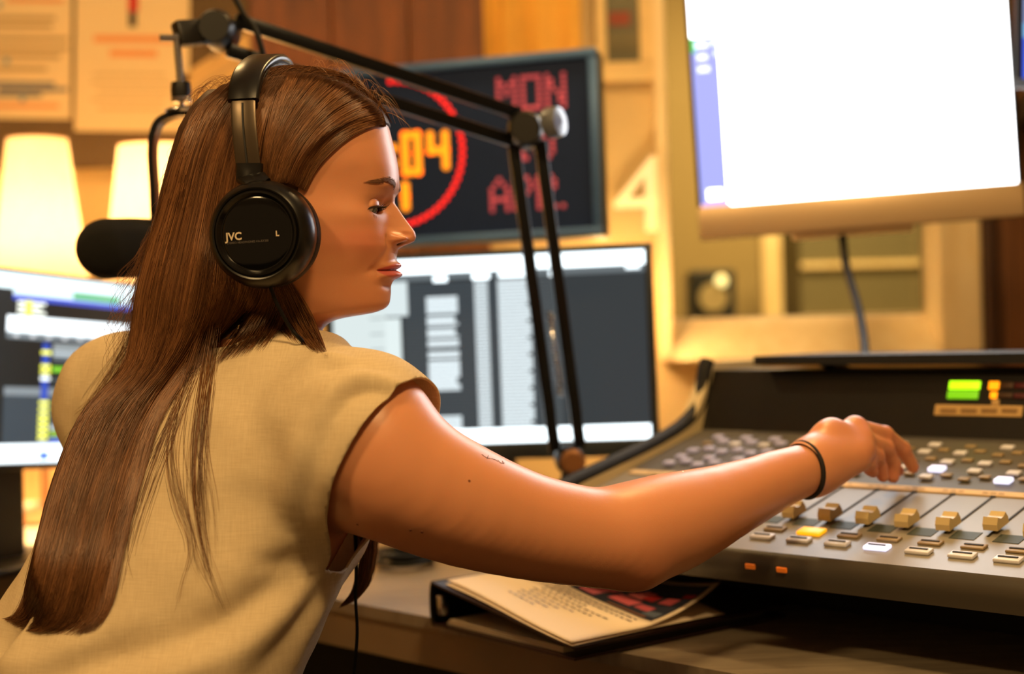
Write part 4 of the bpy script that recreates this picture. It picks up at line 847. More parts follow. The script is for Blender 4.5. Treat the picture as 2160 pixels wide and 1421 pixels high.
def head_r(th, py):
    """radius, plus tint masks"""
    af = tabv(py, 1)*KX; ab = tabv(py, 2)*KX; b = tabv(py, 3); n = tabv(py, 4)
    c = np.cos(th); s = np.abs(np.sin(th)); a = np.where(c > 0, af, ab)
    r = ((np.abs(c)/a)**n+(s/b)**n)**(-1/n)
    y = r*s; z = (HY-py)/HS; x = r*c; front = smooth01((c+0.15)/0.5)
    # cheeks, temples, chin
    r = r+front*(0.0045*ga(y-.044, .018)*ga(py-512, 42)+0.0025*ga(y-.052, .013)*ga(py-462, 24)-0.0030*ga(y-.060, .014)*ga(py-395, 40)-0.0030*ga(y-.036, .012)*ga(py-572, 24)-0.0020*ga(y-.014, .010)*ga(py-603, 9))
    r = r-front*0.0012*ga(y-(.020+.012*(py-510)/60), .004)*smooth01((py-500)/15)*smooth01((585-py)/20)       # nasolabial fold
    # brow ridge and eye socket
    r = r+front*(0.0022*ga(y-.026, .015)*ga(py-398, 9)-0.0052*ga(y-.030, .0135)*ga(py-441, 16)-0.0034*ga(y-.015, .008)*ga(py-434, 14))
    # nose
    N = (pchip(py, nose[:, 0], nose[:, 1])-HX)*KX-af; N = np.where((py < 398) | (py > 536), 0, np.maximum(N, 0)); w = np.interp(py, nosew[:, 0], nosew[:, 1])
    r = r+front*N*np.exp(-(y/w)**2.1)
    r = r+front*(0.0086*ga(y-.0155, .0052)*ga(py-506, 9)-0.0030*ga(y-.0225, .0030)*ga(py-507, 9)-0.0020*ga(y-.0085, .003)*ga(py-497, 5))
    nst = ga(y-.0082, .0030)*ga(py-516, 3.2); r = r-front*0.0060*nst
    # mouth
    ll = lip_line(y); wm = np.clip(1-(y/.0276)**2, 0, 1)
    up = wm**0.8*ga(py-(ll-9), 6.5); lo = wm**0.8*ga(py-(ll+10.5), 7.0); seam = smooth01((0.0286-y)/.004)*ga(py-ll, 2.0)
    r = r+front*(0.0050*up+0.0070*lo-0.0040*seam-0.0022*ga(y-.0305, .005)*ga(py-574, 8)-0.0010*ga(y, .004)*ga(py-540, 8))
    lipm = np.where(y < .0282, smooth01((py-(ll-15.5*np.sqrt(wm)-0.5+2.2*ga(y, .003)))/2.5)*smooth01(((ll+20*np.sqrt(wm)+0.5)-py)/3.0), 0)*front*(c > 0)
    # eyelids wrapped round the eyeball
    dx, dy, dz = r*c-EYE[0], y-EYE[1], z-EYE[2]
    rho2 = dy*dy+dz*dz; R1 = 0.0132
    xs = EYE[0]+np.sqrt(np.maximum(R1*R1-rho2, 0))*1.0
    al = np.degrees(np.arctan2(dy, np.sqrt(np.maximum(R1*R1-rho2, 1e-9)))); el = np.degrees(np.arcsin(np.clip(dz/R1, -1, 1)))
    wq = np.clip(1-((al-8)/66)**2, 0, 1); eu = -14+15*wq; elw = -14-18*wq
    inside = (rho2 < (R1*0.985)**2)
    rl = np.hypot(xs, y); blend = smooth01((R1*1.0-np.sqrt(rho2))/0.004)
    lidded = np.where(inside & (c > 0), np.maximum(r, r+(rl-r)*blend), r)
    cov = np.hypot(EYE[0]+np.sqrt(np.maximum((ER+.0011)**2-rho2, 0)), y); lidded = np.where((rho2 < (ER+.0011)**2*0.98) & (c > 0), np.maximum(lidded, cov), lidded)
    crease = 0.0007*ga(el-26-6*(wq-1), 3.5)*wq; lidded = lidded-np.where(inside & (c > 0), crease, 0)
    opn = np.where(inside & (c > 0), smooth01((eu-el)/3.0)*smooth01((el-elw)/3.0)*(wq > 0.02), 0)
    lidded = lidded-opn*0.0042
    r = np.where(front > 0, lidded, r)
    lidm = np.where(inside & (c > 0), ga(el-eu, 4)*wq, 0)
    return r, dict(lip=lipm, nostril=nst*front, open=opn, lid=lidm, y=y, front=front)
def head_pt(th, py, extra=0.0):
    r, _ = head_r(th, py); return HO+np.multiply.outer((r+extra)*np.cos(th), HF)+np.multiply.outer((r+extra)*np.sin(th), HL)+np.multiply.outer((HY-py)/HS, HU)
tt = np.linspace(0, 1, 210); thp = math.radians(112)*(0.30*tt+0.70*tt**1.6); thp = np.concatenate([thp, np.linspace(math.radians(112), math.pi, 26)[1:]])
TH_ = np.concatenate([-thp[::-1], thp[1:-1]])
PYS = np.concatenate([np.linspace(163.2, 380, 110), np.linspace(381, 690, 300), np.linspace(692, 800, 40)])
T2, P2 = np.meshgrid(TH_, PYS); r2, mk = head_r(T2, P2)
HV = HO+np.multiply.outer(r2*np.cos(T2), HF)+np.multiply.outer(r2*np.sin(T2), HL)+np.multiply.outer((HY-P2)/HS, HU)
nr, nc = T2.shape; ii = np.arange(nr*nc).reshape(nr, nc); a = ii[:-1]; bq = ii[1:]
HF_ = np.stack([a, bq, np.roll(bq, -1, 1), np.roll(a, -1, 1)], -1).reshape(-1, 4)[:, ::-1]
HV = HV.reshape(-1, 3); colr = np.tile(SK, (len(HV), 1))
def mixc(c, m, t): return c*(1-m[:, None])+np.array(t)*m[:, None]
yv = mk['y'].ravel(); pv = P2.ravel()
colr = mixc(colr, np.clip(0.42*ga(yv-.046, .018)*ga(pv-512, 30)*mk['front'].ravel(), 0, 1), s2l((206, 106, 92)))
colr = mixc(colr, np.clip(0.30*ga(yv, .010)*ga(pv-500, 14)*mk['front'].ravel(), 0, 1), s2l((214, 130, 110)))
colr = mixc(colr, np.clip(mk['lip'].ravel()*0.85, 0, 1), s2l((204, 94, 92)))
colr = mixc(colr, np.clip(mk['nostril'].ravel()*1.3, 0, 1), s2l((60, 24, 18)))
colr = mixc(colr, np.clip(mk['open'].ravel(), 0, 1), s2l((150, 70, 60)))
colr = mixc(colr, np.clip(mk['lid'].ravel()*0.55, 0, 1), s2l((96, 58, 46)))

# ------------------------------------------------------------------ body field
arm_px = [(764, 925, 1.215, 0.062), (814, 985, 1.207, 0.0605), (960, 1058, 1.222, 0.0540), (1102, 1106, 1.247, 0.0476), (1212, 1128, 1.270, 0.0452), (1268, 1134, 1.282, 0.0450), (1318, 1130, 1.294, 0.0478), (1376, 1114, 1.313, 0.0480), (1438, 1094, 1.334, 0.0452), (1555, 1048, 1.376, 0.0352), (1650, 1007, 1.415, 0.0292), (1702, 989, 1.436, 0.0262)]
AP = np.array([np.append(P(x, y, d), r) for x, y, d, r in arm_px]); APs = catmull(AP, 31); ARM, ARR = APs[:, :3], APs[:, 3]
ELB = P(1345, 1190, 1.285)
WR = P(1716, 982, 1.442)
def hp_(x, y, d): return P(x, y, d)
fing = {  # knuckle, middle joint, end joint, tip with radii
 'index': ([hp_(1803, 905, 1.490), hp_(1866, 916, 1.520), hp_(1904, 946, 1.540), hp_(1926, 985, 1.555)], [.0118, .0090, .0080, .0066]),
 'middle': ([hp_(1816, 930, 1.480), hp_(1868, 944, 1.512), hp_(1884, 978, 1.524), hp_(1884, 1006, 1.524)], [.0118, .0090, .0078, .0066]),
 'ring': ([hp_(1818, 952, 1.466), hp_(1848, 962, 1.490), hp_(1856, 986, 1.500), hp_(1862, 1004, 1.502)], [.0112, .0086, .0074, .0064]),
 'pinky': ([hp_(1806, 969, 1.455), hp_(1830, 975, 1.474), hp_(1836, 988, 1.482), hp_(1842, 996, 1.486)], [.0104, .0078, .0068, .0058]),
 'thumb': ([hp_(1752, 918, 1.470), hp_(1800, 925, 1.520), hp_(1850, 950, 1.548), hp_(1892, 992, 1.562)], [.0140, .0118, .0100, .0075])}
def hand_f(p):
    d = rcone(p, AP[-1, :3], WR, 0.0262, 0.0245)
    for k in ('index', 'middle', 'ring', 'pinky', 'thumb'):
        j, r = fing[k]; d = smin(d, rcone(p, WR+(j[0]-P(1808, 938, 1.475))*0.35*(k != 'thumb'), j[0], 0.0205 if k != 'thumb' else 0.019, r[0]*1.05), 0.016)
    d = smin(d, rcone(p, P(1742, 912, 1.462), P(1752, 906, 1.468), 0.008, 0.007), 0.016)
    for k in ('index', 'middle'): d = smin(d, np.linalg.norm(p-(fing[k][0][0]+HU*0.003), axis=1)-0.0088, 0.010)
    for k in fing:
        j, r = fing[k]; d = smin(d, chain(p, j, r, 0.004), 0.0035)
    return d
def arm_f(p): return smin(chain(p, ARM, ARR-0.0006, 0.003), np.linalg.norm(p-ELB, axis=1)-0.024, 0.014)
zt = np.array([.46, .52, .60, .70, .80, .90, .97, 1.02, 1.06, 1.09]); tw = np.array([.165, .178, .176, .158, .150, .158, .164, .138, .086, .055]); td = np.array([.12, .128, .125, .112, .108, .118, .112, .090, .062, .05])
PEL = np.array([seat[0], seat[1], 0.56]); CH = SM+FW*0.015
def spine(z):
    t = np.clip((z-PEL[2])/(CH[2]-PEL[2]), -0.3, 1.2); e = smooth01(t)*0.35+t*0.65
    return PEL[:2]+np.multiply.outer(e, (CH-PEL)[:2])
def torso_f(p, ex_=0.0, exlow=0.0):
    z = p[:, 2]; c = spine(z); q = p[:, :2]-c; u = q@RT[:2]; v = q@FW[:2]
    e = ex_+exlow*smooth01((0.96-z)/0.22); w = np.interp(z, zt, tw)+e; d = np.interp(z, zt, td)*np.where(v > 0, 0.96, 1.0)+e
    k = np.sqrt((u/w)**2+(v/d)**2); f = (k-1)*np.minimum(w, d)*0.9
    f = np.maximum(f, z-1.10)
    return f
TR = SR+UP*0.012; TLs = SL+UP*0.008
def body_f(p):
    d = torso_f(p)
    d = smin(d, rcone(p, SL, SR, 0.055, 0.056), 0.05)
    d = smin(d, rcone(p, NB, TR, 0.046, 0.036), 0.035); d = smin(d, rcone(p, NB, TLs, 0.046, 0.040), 0.035)
    d = smin(d, rcone(p, NB+UP*0.09+HF*0.01, NB-UP*0.04, 0.050, 0.060), 0.03)
    d = smin(d, arm_f(p), 0.025)
    d = smin(d, chain(p, [SL, SL+FW*0.01-UP*0.26-RT*0.0, SL+FW*0.17-UP*0.36+RT*0.05, SL+FW*0.22-UP*0.39+RT*0.07], [.058, .044, .028, .026], 0.02), 0.025)
    return d
allp = np.vstack([ARM, [SL, PEL]]); lo = allp.min(0)-0.20; hi = allp.max(0)+np.array([0.08, 0.34, 0.17]); lo[2] = 0.47
wa = nrm(AP[-1, :3]-AP[-2, :3]); wc = AP[-1, :3]
V, F = surface_nets(body_f, lo, hi, 0.0052)
V = relax(V, F, 10, 0.5)
BV, BF = clip(V, F, lambda p: np.maximum(-((p-wc)@wa), np.linalg.norm(p-wc, axis=1)-0.10))
BV, BF = clip(BV, BF, lambda p: (1.085-p[:, 2]))
lo = np.min([np.min(j, 0) for j, r in fing.values()]+[wc], 0)-0.04; hi = np.max([np.max(j, 0) for j, r in fing.values()]+[wc], 0)+0.04
V, F = surface_nets(hand_f, lo, hi, 0.0015); V = relax(V, F, 2, 0.4)
GV, GF = clip(V, F, lambda p: (p-wc)@wa+0.006)
def skin_cols(V, base=SK):
    c = np.tile(base, (len(V), 1)); c = mixc(c, 0.35*ga(np.linalg.norm(V-ELB, axis=1), 0.035), s2l((206, 110, 86)))
    for k in fing:
        for q in fing[k][0]: c = mixc(c, 0.35*ga(np.linalg.norm(V-q, axis=1), 0.012), s2l((206, 110, 92)))
    return c
F4 = HF_; T3 = np.vstack([F4[:, [0, 1, 2]], F4[:, [0, 2, 3]]])
Vall = np.vstack([HV, BV, GV]); Fall = np.vstack([T3, BF+len(HV), GF+len(HV)+len(BV)]); Call = np.vstack([colr, skin_cols(BV), skin_cols(GV)])
body = obj('body', Vall, Fall, M_skin, person, smooth=True, cols=Call)

# ------------------------------------------------------------------ eyes, lashes, brows
M_eye = bpy.data.materials.new('eyeball'); M_eye.use_nodes = True
_n = M_eye.node_tree.nodes; _l = M_eye.node_tree.links; _b = _n['Principled BSDF']; _a = _n.new('ShaderNodeAttribute'); _a.attribute_name = 'Col'; _l.new(_a.outputs['Color'], _b.inputs['Base Color']); _b.inputs['Roughness'].default_value = 0.08; _b.inputs['Coat Weight'].default_value = 0.5
M_lash = mat('lash_hair', (34, 22, 16), 0.5); M_brow = mat('brow_hair', (124, 84, 58), 0.55)
def hloc(x, y, z): return HO+HF*x+HL*y+HU*z
for sgn in (-1, 1):
    c = hloc(EYE[0], sgn*EYE[1], EYE[2]); gaze = nrm(HF*0.90-HU*0.38+HL*sgn*0.06); u, v = perp(gaze); V = []; C = []; F = []
    for i in range(25):
        a = math.pi*i/24
        for k in range(32):
            t = 2*math.pi*k/32; bulge = 0.0009*math.exp(-(a/0.42)**2); V.append(c+(ER+bulge)*(math.cos(a)*gaze+math.sin(a)*(math.cos(t)*u+math.sin(t)*v)))
            C.append(s2l((16, 12, 12)) if a < 0.17 else s2l((120, 132, 132)) if a < 0.47 else s2l((50, 48, 46)) if a < 0.53 else s2l((226, 214, 206)))
    for i in range(24):
        for k in range(32): k2 = (k+1) % 32; F.append([i*32+k, i*32+k2, (i+1)*32+k2, (i+1)*32+k])
    obj('eye', V, F, M_eye, person, smooth=True, cols=np.array(C))
    parts = []
    for i in range(46):      # upper lashes
        al = math.radians(-48+120*i/45+random.uniform(-1, 1)); wq = max(0, 1-((math.degrees(al)-8)/66)**2); el = math.radians(-14+15*wq-0.5)
        d = math.cos(el)*math.cos(al)*HF+math.cos(el)*math.sin(al)*sgn*HL+math.sin(el)*HU; p0 = c+d*0.0129; L = 0.0095*(0.65+0.5*random.random())*(0.5+0.5*wq)
        p1 = p0+d*L*0.55+HF*L*0.1-HU*L*0.10; p2 = p0+d*L*0.85+HF*L*0.25+HU*L*0.22+HL*sgn*L*0.1; parts.append(tube_vf(catmull([p0, p1, p2], 6), np.linspace(0.00028, 0.00005, 6), 4, False))
    for i in range(24):      # lower lashes
        al = math.radians(-30+95*i/23+random.uniform(-2, 2)); wq = max(0, 1-((math.degrees(al)-8)/66)**2); el = math.radians(-14-18*wq)
        d = math.cos(el)*math.cos(al)*HF+math.cos(el)*math.sin(al)*sgn*HL+math.sin(el)*HU; p0 = c+d*0.0129; L = 0.0042*(0.6+0.6*random.random()); parts.append(tube_vf(catmull([p0, p0+d*L*0.5-HU*L*0.3, p0+d*L*0.6-HU*L*0.9], 5), np.linspace(0.00018, 0.00004, 5), 3, False))
    V, F = join(parts); obj('eyelashes', V, F, M_lash, person, smooth=True)
    parts = []
    for i in range(420):     # brow: from the nose side up and out
        q = random.random(); y0 = 0.013+0.032*q; mid = 396-7*math.sin(min(1, q*1.25)*2.2)+12*max(0, q-0.55); py = mid+random.gauss(0, 3.6*(1-0.6*q)); y1 = y0+0.006*(0.6+random.random()*0.6)
        def on(yy, pz, e):
            th = np.array([math.asin(min(0.98, yy/0.09))]); 
            for _ in range(6): r, _m = head_r(th, np.array([pz])); th = np.arcsin(np.clip(yy/r, -1, 1))
            r, _m = head_r(th, np.array([pz])); return hloc((r[0]+e)*math.cos(th[0]), sgn*(r[0]+e)*math.sin(th[0]), (HY-pz)/HS)
        parts.append(tube_vf(np.array([on(y0, py, 0.0002), on((y0+y1)/2, py-2.2*(1-q), 0.0010), on(y1, py-2.5*(1-q)+2*q, 0.0008)]), np.array([0.00022, 0.0002, 0.00006]), 3, False))
    V, F = join(parts); obj('eyebrow', V, F, M_brow, person, smooth=True)

# ------------------------------------------------------------------ top
FOLDS = [  # picture path, width, height of the ridge (negative: valley)
 ([(645, 1200), (560, 1262), (440, 1335), (300, 1385), (150, 1412)], .020, -.012), ([(665, 1215), (590, 1290), (470, 1372), (330, 1421), (200, 1450)], .016, .012), ([(690, 1230), (620, 1320), (540, 1400), (460, 1450)], .014, -.007), ([(600, 1340), (500, 1421), (440, 1460)], .014, .007), ([(720, 1200), (660, 1300), (610, 1421)], .014, .005),
 ([(862, 830), (800, 800), (745, 800), (700, 830), (676, 870)], .009, .006), ([(850, 842), (790, 825), (740, 838), (705, 880)], .007, -.005), ([(800, 790), (745, 772), (690, 778), (640, 810)], .008, -.004), ([(770, 780), (700, 755), (640, 770)], .008, .004), ([(780, 870), (725, 930), (690, 1010), (668, 1090)], .012, .004), ([(740, 850), (690, 930), (655, 1030), (640, 1120)], .013, -.005), ([(640, 900), (610, 1010), (600, 1120)], .020, .004), ([(600, 880), (560, 1000), (545, 1120)], .022, -.004),
 ([(630, 700), (560, 740), (480, 800), (440, 850)], .016, .004), ([(600, 760), (540, 830), (500, 910)], .018, -.003), ([(70, 1290), (20, 1340), (-40, 1421)], .018, -.008), ([(110, 1270), (40, 1380), (0, 1440)], .016, .007), ([(640, 1170), (580, 1185), (520, 1180)], .010, -.004), ([(430, 1180), (400, 1270), (330, 1340)], .024, -.004), ([(520, 1130), (490, 1230), (430, 1300)], .024, .005), ([(180, 760), (150, 860), (130, 960)], .014, -.004), ([(230, 1340), (120, 1390), (0, 1421)], .016, .008), ([(300, 1350), (180, 1395), (60, 1440)], .014, -.006)]
def vnormals(V, F):
    n = np.zeros_like(V); c = np.cross(V[F[:, 1]]-V[F[:, 0]], V[F[:, 2]]-V[F[:, 0]])
    for k in range(3): np.add.at(n, F[:, k], c)
    return n/(np.linalg.norm(n, axis=1)[:, None]+1e-12)
def crumple(V, F):
    """press the folds into the cloth along its own normals"""
    tree = BVHTree.FromPolygons(V.tolist(), F.tolist(), all_triangles=True); N = vnormals(V, F); cv = Vector(CAM.tolist()); D = np.zeros(len(V))
    for path, w, amp in FOLDS:
        pts = []
        for x, y in catmull(np.array(path, float), 24):
            q = ray(x, y); h = tree.ray_cast(cv, Vector(nrm(q).tolist()))
            if h[0] is not None: pts.append(np.array(h[0]))
        if len(pts) < 4: continue
        pts = np.array(pts); m = np.all((V > pts.min(0)-3*w) & (V < pts.max(0)+3*w), axis=1); I = np.nonzero(m)[0]
        if not len(I): continue
        d2 = ((V[I][:, None, :]-pts[None])**2).sum(2); k = d2.argmin(1); t = k/(len(pts)-1.0); D[I] += amp*np.exp(-d2[np.arange(len(I)), k]/w**2)*np.sin(np.pi*np.clip(0.12+0.8*t, 0, 1))
    s_ = 1 if N[np.argmin(V[:, 1])]@CF < 0 else -1
    D += 0.0010*np.sin(V[:, 0]*70+V[:, 2]*45)*np.sin(V[:, 2]*60-V[:, 1]*50)
    return V+N*(s_*D)[:, None]
def top_f(p):
    d = torso_f(p, 0.010, 0.024)
    d = smin(d, rcone(p, SL-UP*0.005, SR-UP*0.005, 0.064, 0.066), 0.06)
    d = smin(d, rcone(p, NB, TR, 0.053, 0.046), 0.035); d = smin(d, rcone(p, NB, TLs, 0.053, 0.050), 0.035)
    d = smin(d, rcone(p, SR, ARM[6], 0.0680, 0.0655), 0.03); d = smin(d, rcone(p, SL, SL+FW*0.08-UP*0.10, 0.066, 0.060), 0.03)
    d = smin(d, rcone(p, CH+FW*0.045+RT*0.02-UP*0.10, CH+FW*0.055-RT*0.07-UP*0.10, 0.055, 0.058), 0.06)
    return d
lo = np.min([SL, SR, PEL], 0)-0.24; hi = np.max([SL, SR, NB], 0)+0.22; lo[2] = 0.52; hi[2] = 1.14
V, F = surface_nets(top_f, lo, hi, 0.0042); V = relax(V, F, 6, 0.5); F = np.vstack([F[:, [0, 1, 2]], F[:, [0, 2, 3]]]); V = crumple(V, F)
aT, aB, aM = P(868, 838, 1.200), P(638, 1187, 1.165), P(690, 985, 1.120)
an = nrm(np.cross(aB-aT, aM-aT)); an = an if an@(ARM[8]-SR) > 0 else -an
def armhole(p):
    pl_ = (p-aT)@an; ar = chain(p, [SR, ARM[6], ARM[12]], [0.112, 0.108, 0.095], 0.02)
    return np.maximum(-pl_, ar)
def neckhole(p):
    c = NB+UP*0.02+HF*0.012; q = p-c; h = q@UP; q = q-np.outer(h, UP); return np.maximum(np.linalg.norm(q/np.array([1.0, 1.0, 1.0]), axis=1)-0.078, -(h+0.02+0.3*(q@FW)*0))
def larm(p):
    a = SL+FW*0.05-UP*0.06; n = nrm(FW*0.62-UP*0.72-RT*0.3); return np.maximum(-((p-a)@n), np.linalg.norm(p-a, axis=1)-0.12)
for c in (armhole, neckhole, larm, lambda p: p[:, 2]-0.545): V, F = clip(V, F, c)
TV, TF = V, F
top = obj('sleeveless_top', V, F, M_cloth, person, smooth=True)
md = top.modifiers.new('thickness', 'SOLIDIFY'); md.thickness = 0.0022; md.offset = 0.0
# trousers, shoes and stool below the frame
M_trou = mat('dark_trousers', (22, 20, 22), 0.85, var=0.2, vscale=90)
hips = [PEL+RT*s*0.085 for s in (-1, 1)]; knees = [h+FW*0.40+UP*0.0+RT*s*0.03 for h, s in zip(hips, (-1, 1))]; ank = [k-UP*0.47+FW*0.02 for k in knees]
def legs_f(p):
    d = rcone(p, hips[0], hips[1], 0.098, 0.098)
    for h, k, a_ in zip(hips, knees, ank): d = smin(d, chain(p, [h, k, a_], [.092, .062, .045], 0.03), 0.04)
    return d
pts = np.vstack([hips, knees, ank]); V, F = surface_nets(legs_f, pts.min(0)-0.12, pts.max(0)+0.12, 0.014); obj('trousers', V, F, M_trou, person, smooth=True)
for a_ in ank:
    def shoe_f(p, a_=a_): return np.maximum(chain(p, [a_-UP*0.03, a_+FW*0.07-UP*0.055, a_+FW*0.15-UP*0.062], [.042, .040, .030], 0.03), 0.003-p[:, 2])
    V, F = surface_nets(shoe_f, a_-0.2, a_+0.22, 0.008); obj('shoe', V, F, M_soft, person, smooth=True)
stl = thing('stool', 'black swivel stool under the seated person', 'stool', (seat[0], seat[1], 0))
lathe('seat', [(0.0, 0.0), (0.18, 0.0), (0.195, 0.012), (0.19, 0.045), (0.15, 0.055), (0.0, 0.055)], (seat[0], seat[1], 0.402), (0, 0, 1), M_soft, stl, 40)
tube('column', [(seat[0], seat[1], 0.08), (seat[0], seat[1], 0.402)], 0.025, M_steel, stl)
for k in range(5):
    a = k*1.2566; e = np.array([seat[0]+0.27*math.cos(a), seat[1]+0.27*math.sin(a), 0.06]); lg = obj('leg', *bar_vf((seat[0], seat[1], 0.09), e, 0.04, 0.03), M_soft, stl); lathe('castor', [(0.0, -0.012), (0.028, -0.012), (0.03, 0), (0.028, 0.012), (0.0, 0.012)], e-np.array([0, 0, 0.03]), (math.sin(a), -math.cos(a), 0), M_black, lg, 16)
# elastic band on the wrist
bc = wc-wa*0.004; x, y = perp(wa); t = np.linspace(0, 2*math.pi, 41)[:-1]; V = []; F = []
ringp = np.array([bc+(math.cos(k)*x+math.sin(k)*y)*0.0276+wa*0.004*math.sin(k*1.0+0.6) for k in t]); n = len(ringp)
for i in range(n):
    T = nrm(ringp[(i+1) % n]-ringp[i-1]); o = nrm(ringp[i]-bc); o = nrm(o-T*(o@T)); b_ = np.cross(T, o)
    for k in range(8): a = k*math.pi/4; V.append(ringp[i]+0.0026*(math.cos(a)*o+math.sin(a)*b_))
for i in range(n):
    for k in range(8): i2 = (i+1) % n; k2 = (k+1) % 8; F.append([i*8+k, i2*8+k, i2*8+k2, i*8+k2])
tag(obj('wristband', V, F, mat('elastic_black', (22, 14, 12), 0.7, bump=0.4, bscale=900), None, smooth=True), 'thin black elastic band round her reaching wrist', 'bracelet')
# ------------------------------------------------------------------ hair
def poly_at(pl_, t):
    p = np.asarray(pl_, float); return catmull(p, 200)[np.clip((np.asarray(t)*199).astype(int), 0, 199)]
hlt = np.array([(150, 400), (262, 400), (268, 172), (278, 152), (302, 118), (323, 95), (348, 74), (382, 54), (407, 40), (440, 24), (500, 8), (560, -4), (640, -20), (660, -24)])
th_c = np.linspace(-math.pi, math.pi, 181)[:-1]; py_c = np.concatenate([np.linspace(163.3, 262, 40), np.linspace(264, 655, 110)]); T2, P2 = np.meshgrid(th_c, py_c); rc, _ = head_r(T2, P2)
xl = rc*np.cos(T2)/KX; hl = np.interp(P2, hlt[:, 0], hlt[:, 1]); off = 0.0105*(1-0.8*smooth01((xl-70)/90))*smooth01((hl-xl)/34)-0.0012*(xl > hl)
# thicker crown, flattened under the head band
off = off+0.004*smooth01((230-P2)/60)*(off > 0)*(1-smooth01((xl-20)/90))
CV = HO+np.multiply.outer((rc+off)*np.cos(T2), HF)+np.multiply.outer((rc+off)*np.sin(T2), HL)+np.multiply.outer((HY-P2)/HS+0.004*smooth01((200-P2)/40), HU)
nr, nc = T2.shape; ii = np.arange(nr*nc).reshape(nr, nc); CFc = np.stack([ii[:-1], ii[1:], np.roll(ii[1:], -1, 1), np.roll(ii[:-1], -1, 1)], -1).reshape(-1, 4)[:, ::-1]
keep = ((xl-hl) < 3).ravel(); CFc = CFc[keep[CFc].all(1)]; CV = CV.reshape(-1, 3)
def tri(F): F = np.asarray(F); return np.vstack([F[:, [0, 1, 2]], F[:, [0, 2, 3]]]) if F.shape[1] == 4 else F
def bvh(*vf):
    Vs = []; Fs = []; o = 0
    for v, f in vf: Vs.append(v); Fs.append(tri(f)+o); o += len(v)
    return BVHTree.FromPolygons(np.vstack(Vs).tolist(), np.vstack(Fs).tolist(), all_triangles=True)
camV = Vector(CAM.tolist())
def depth(b, px, py):
    q = ray(px, py); L = np.linalg.norm(q); h = b.ray_cast(camV, Vector((q/L).tolist())); return h[0][1] if h[0] is not None else np.nan
B_shirt = bvh((TV, TF))
lev = np.array([  # py, left, right, centre depth, half thickness
 (205, 436, 560, 0, .050), (235, 410, 556, 0, .062), (280, 386, 545, 0, .070), (340, 366, 535, 0, .074), (410, 346, 530, 0, .074), (480, 326, 540, 0, .068), (550, 304, 560, 0, .060), (600, 290, 565, 0, .050), (640, 283, 545, 0, .042), (680, 277, 500, 0, .034), (715, 273, 448, 0, .026), (760, 262, 396, 0, .020),
 (810, 226, 356, 0, .016), (860, 176, 328, 0, .015), (910, 146, 308, 0, .014), (960, 126, 296, 0, .014), (1010, 108, 284, 0, .014), (1060, 92, 272, 0, .014), (1110, 80, 262, 0, .014), (1160, 68, 252, 0, .013), (1210, 62, 240, 0, .011), (1250, 72, 222, 0, .008), (1290, 90, 190, 0, .004), (1326, 110, 140, 0, .001)])
lf = np.array([[np.interp(y, lev[:, 0], lev[:, k]) for k in range(5)] for y in np.linspace(205, 1326, 90)])
dc = []
for y, a, b_, d, t in lf:
    if y < 600: dc.append(np.interp(y, [205, 480, 600], [1.335, 1.335, 1.310]))
    elif y < 770: dc.append(np.nan)
    else:
        hs_ = [depth(B_shirt, a+(b_-a)*q, y) for q in (0.25, 0.5, 0.75)]; hs_ = [h for h in hs_ if not np.isnan(h)]; dc.append((min(hs_) if hs_ else np.nan)-t*0.55)
dc = np.array(dc); g = ~np.isnan(dc); dc = np.interp(np.arange(len(dc)), np.nonzero(g)[0], dc[g]); ker = np.ones(7)/7; dc = np.convolve(np.pad(dc, 3, 'edge'), ker, 'valid')
LV = []; ns = 40
for (y, a, b_, _, t), d in zip(lf, dc):
    c = P((a+b_)/2, y, d); w = (b_-a)/2*d/FPX
    for k in range(ns):
        q = 2*math.pi*k/ns; cx, sx = math.cos(q), math.sin(q); lump = 1+0.05*math.sin(5*q+y*0.013)+0.035*math.sin(9*q-y*0.02); LV.append(c+CR*w*np.sign(cx)*abs(cx)**0.85*0.97+CF*t*np.sign(sx)*abs(sx)**0.9*lump)
LV = np.array(LV); n = len(lf); ii = np.arange(n*ns).reshape(n, ns); LF = np.stack([ii[:-1], ii[1:], np.roll(ii[1:], -1, 1), np.roll(ii[:-1], -1, 1)], -1).reshape(-1, 4)
bowl = np.vstack([tri(LF), [[0, k, k+1] for k in range(1, ns-1)], [[(n-1)*ns, (n-1)*ns+k+1, (n-1)*ns+k] for k in range(1, ns-1)]])
M_hair = attr_mat('brown_hair', rough=0.38, spec=0.45, transl=0.22)
M_hairb = mat('hair_underlayer', (66, 38, 20), 0.55, var=0.35, vscale=60, stretch=(4, 4, 0.35), spec=0.25)
hair = obj('hair', np.vstack([CV, LV]), np.vstack([tri(CFc), bowl+len(CV)]), M_hairb, person, smooth=True)
B_all = bvh((CV, CFc), (LV, bowl), (TV, TF), (HV, T3), (BV, BF))
B_skin = bvh((TV, TF), (HV, T3), (BV, BF))
SV, SF, SC = [], [], []; scount = [0]
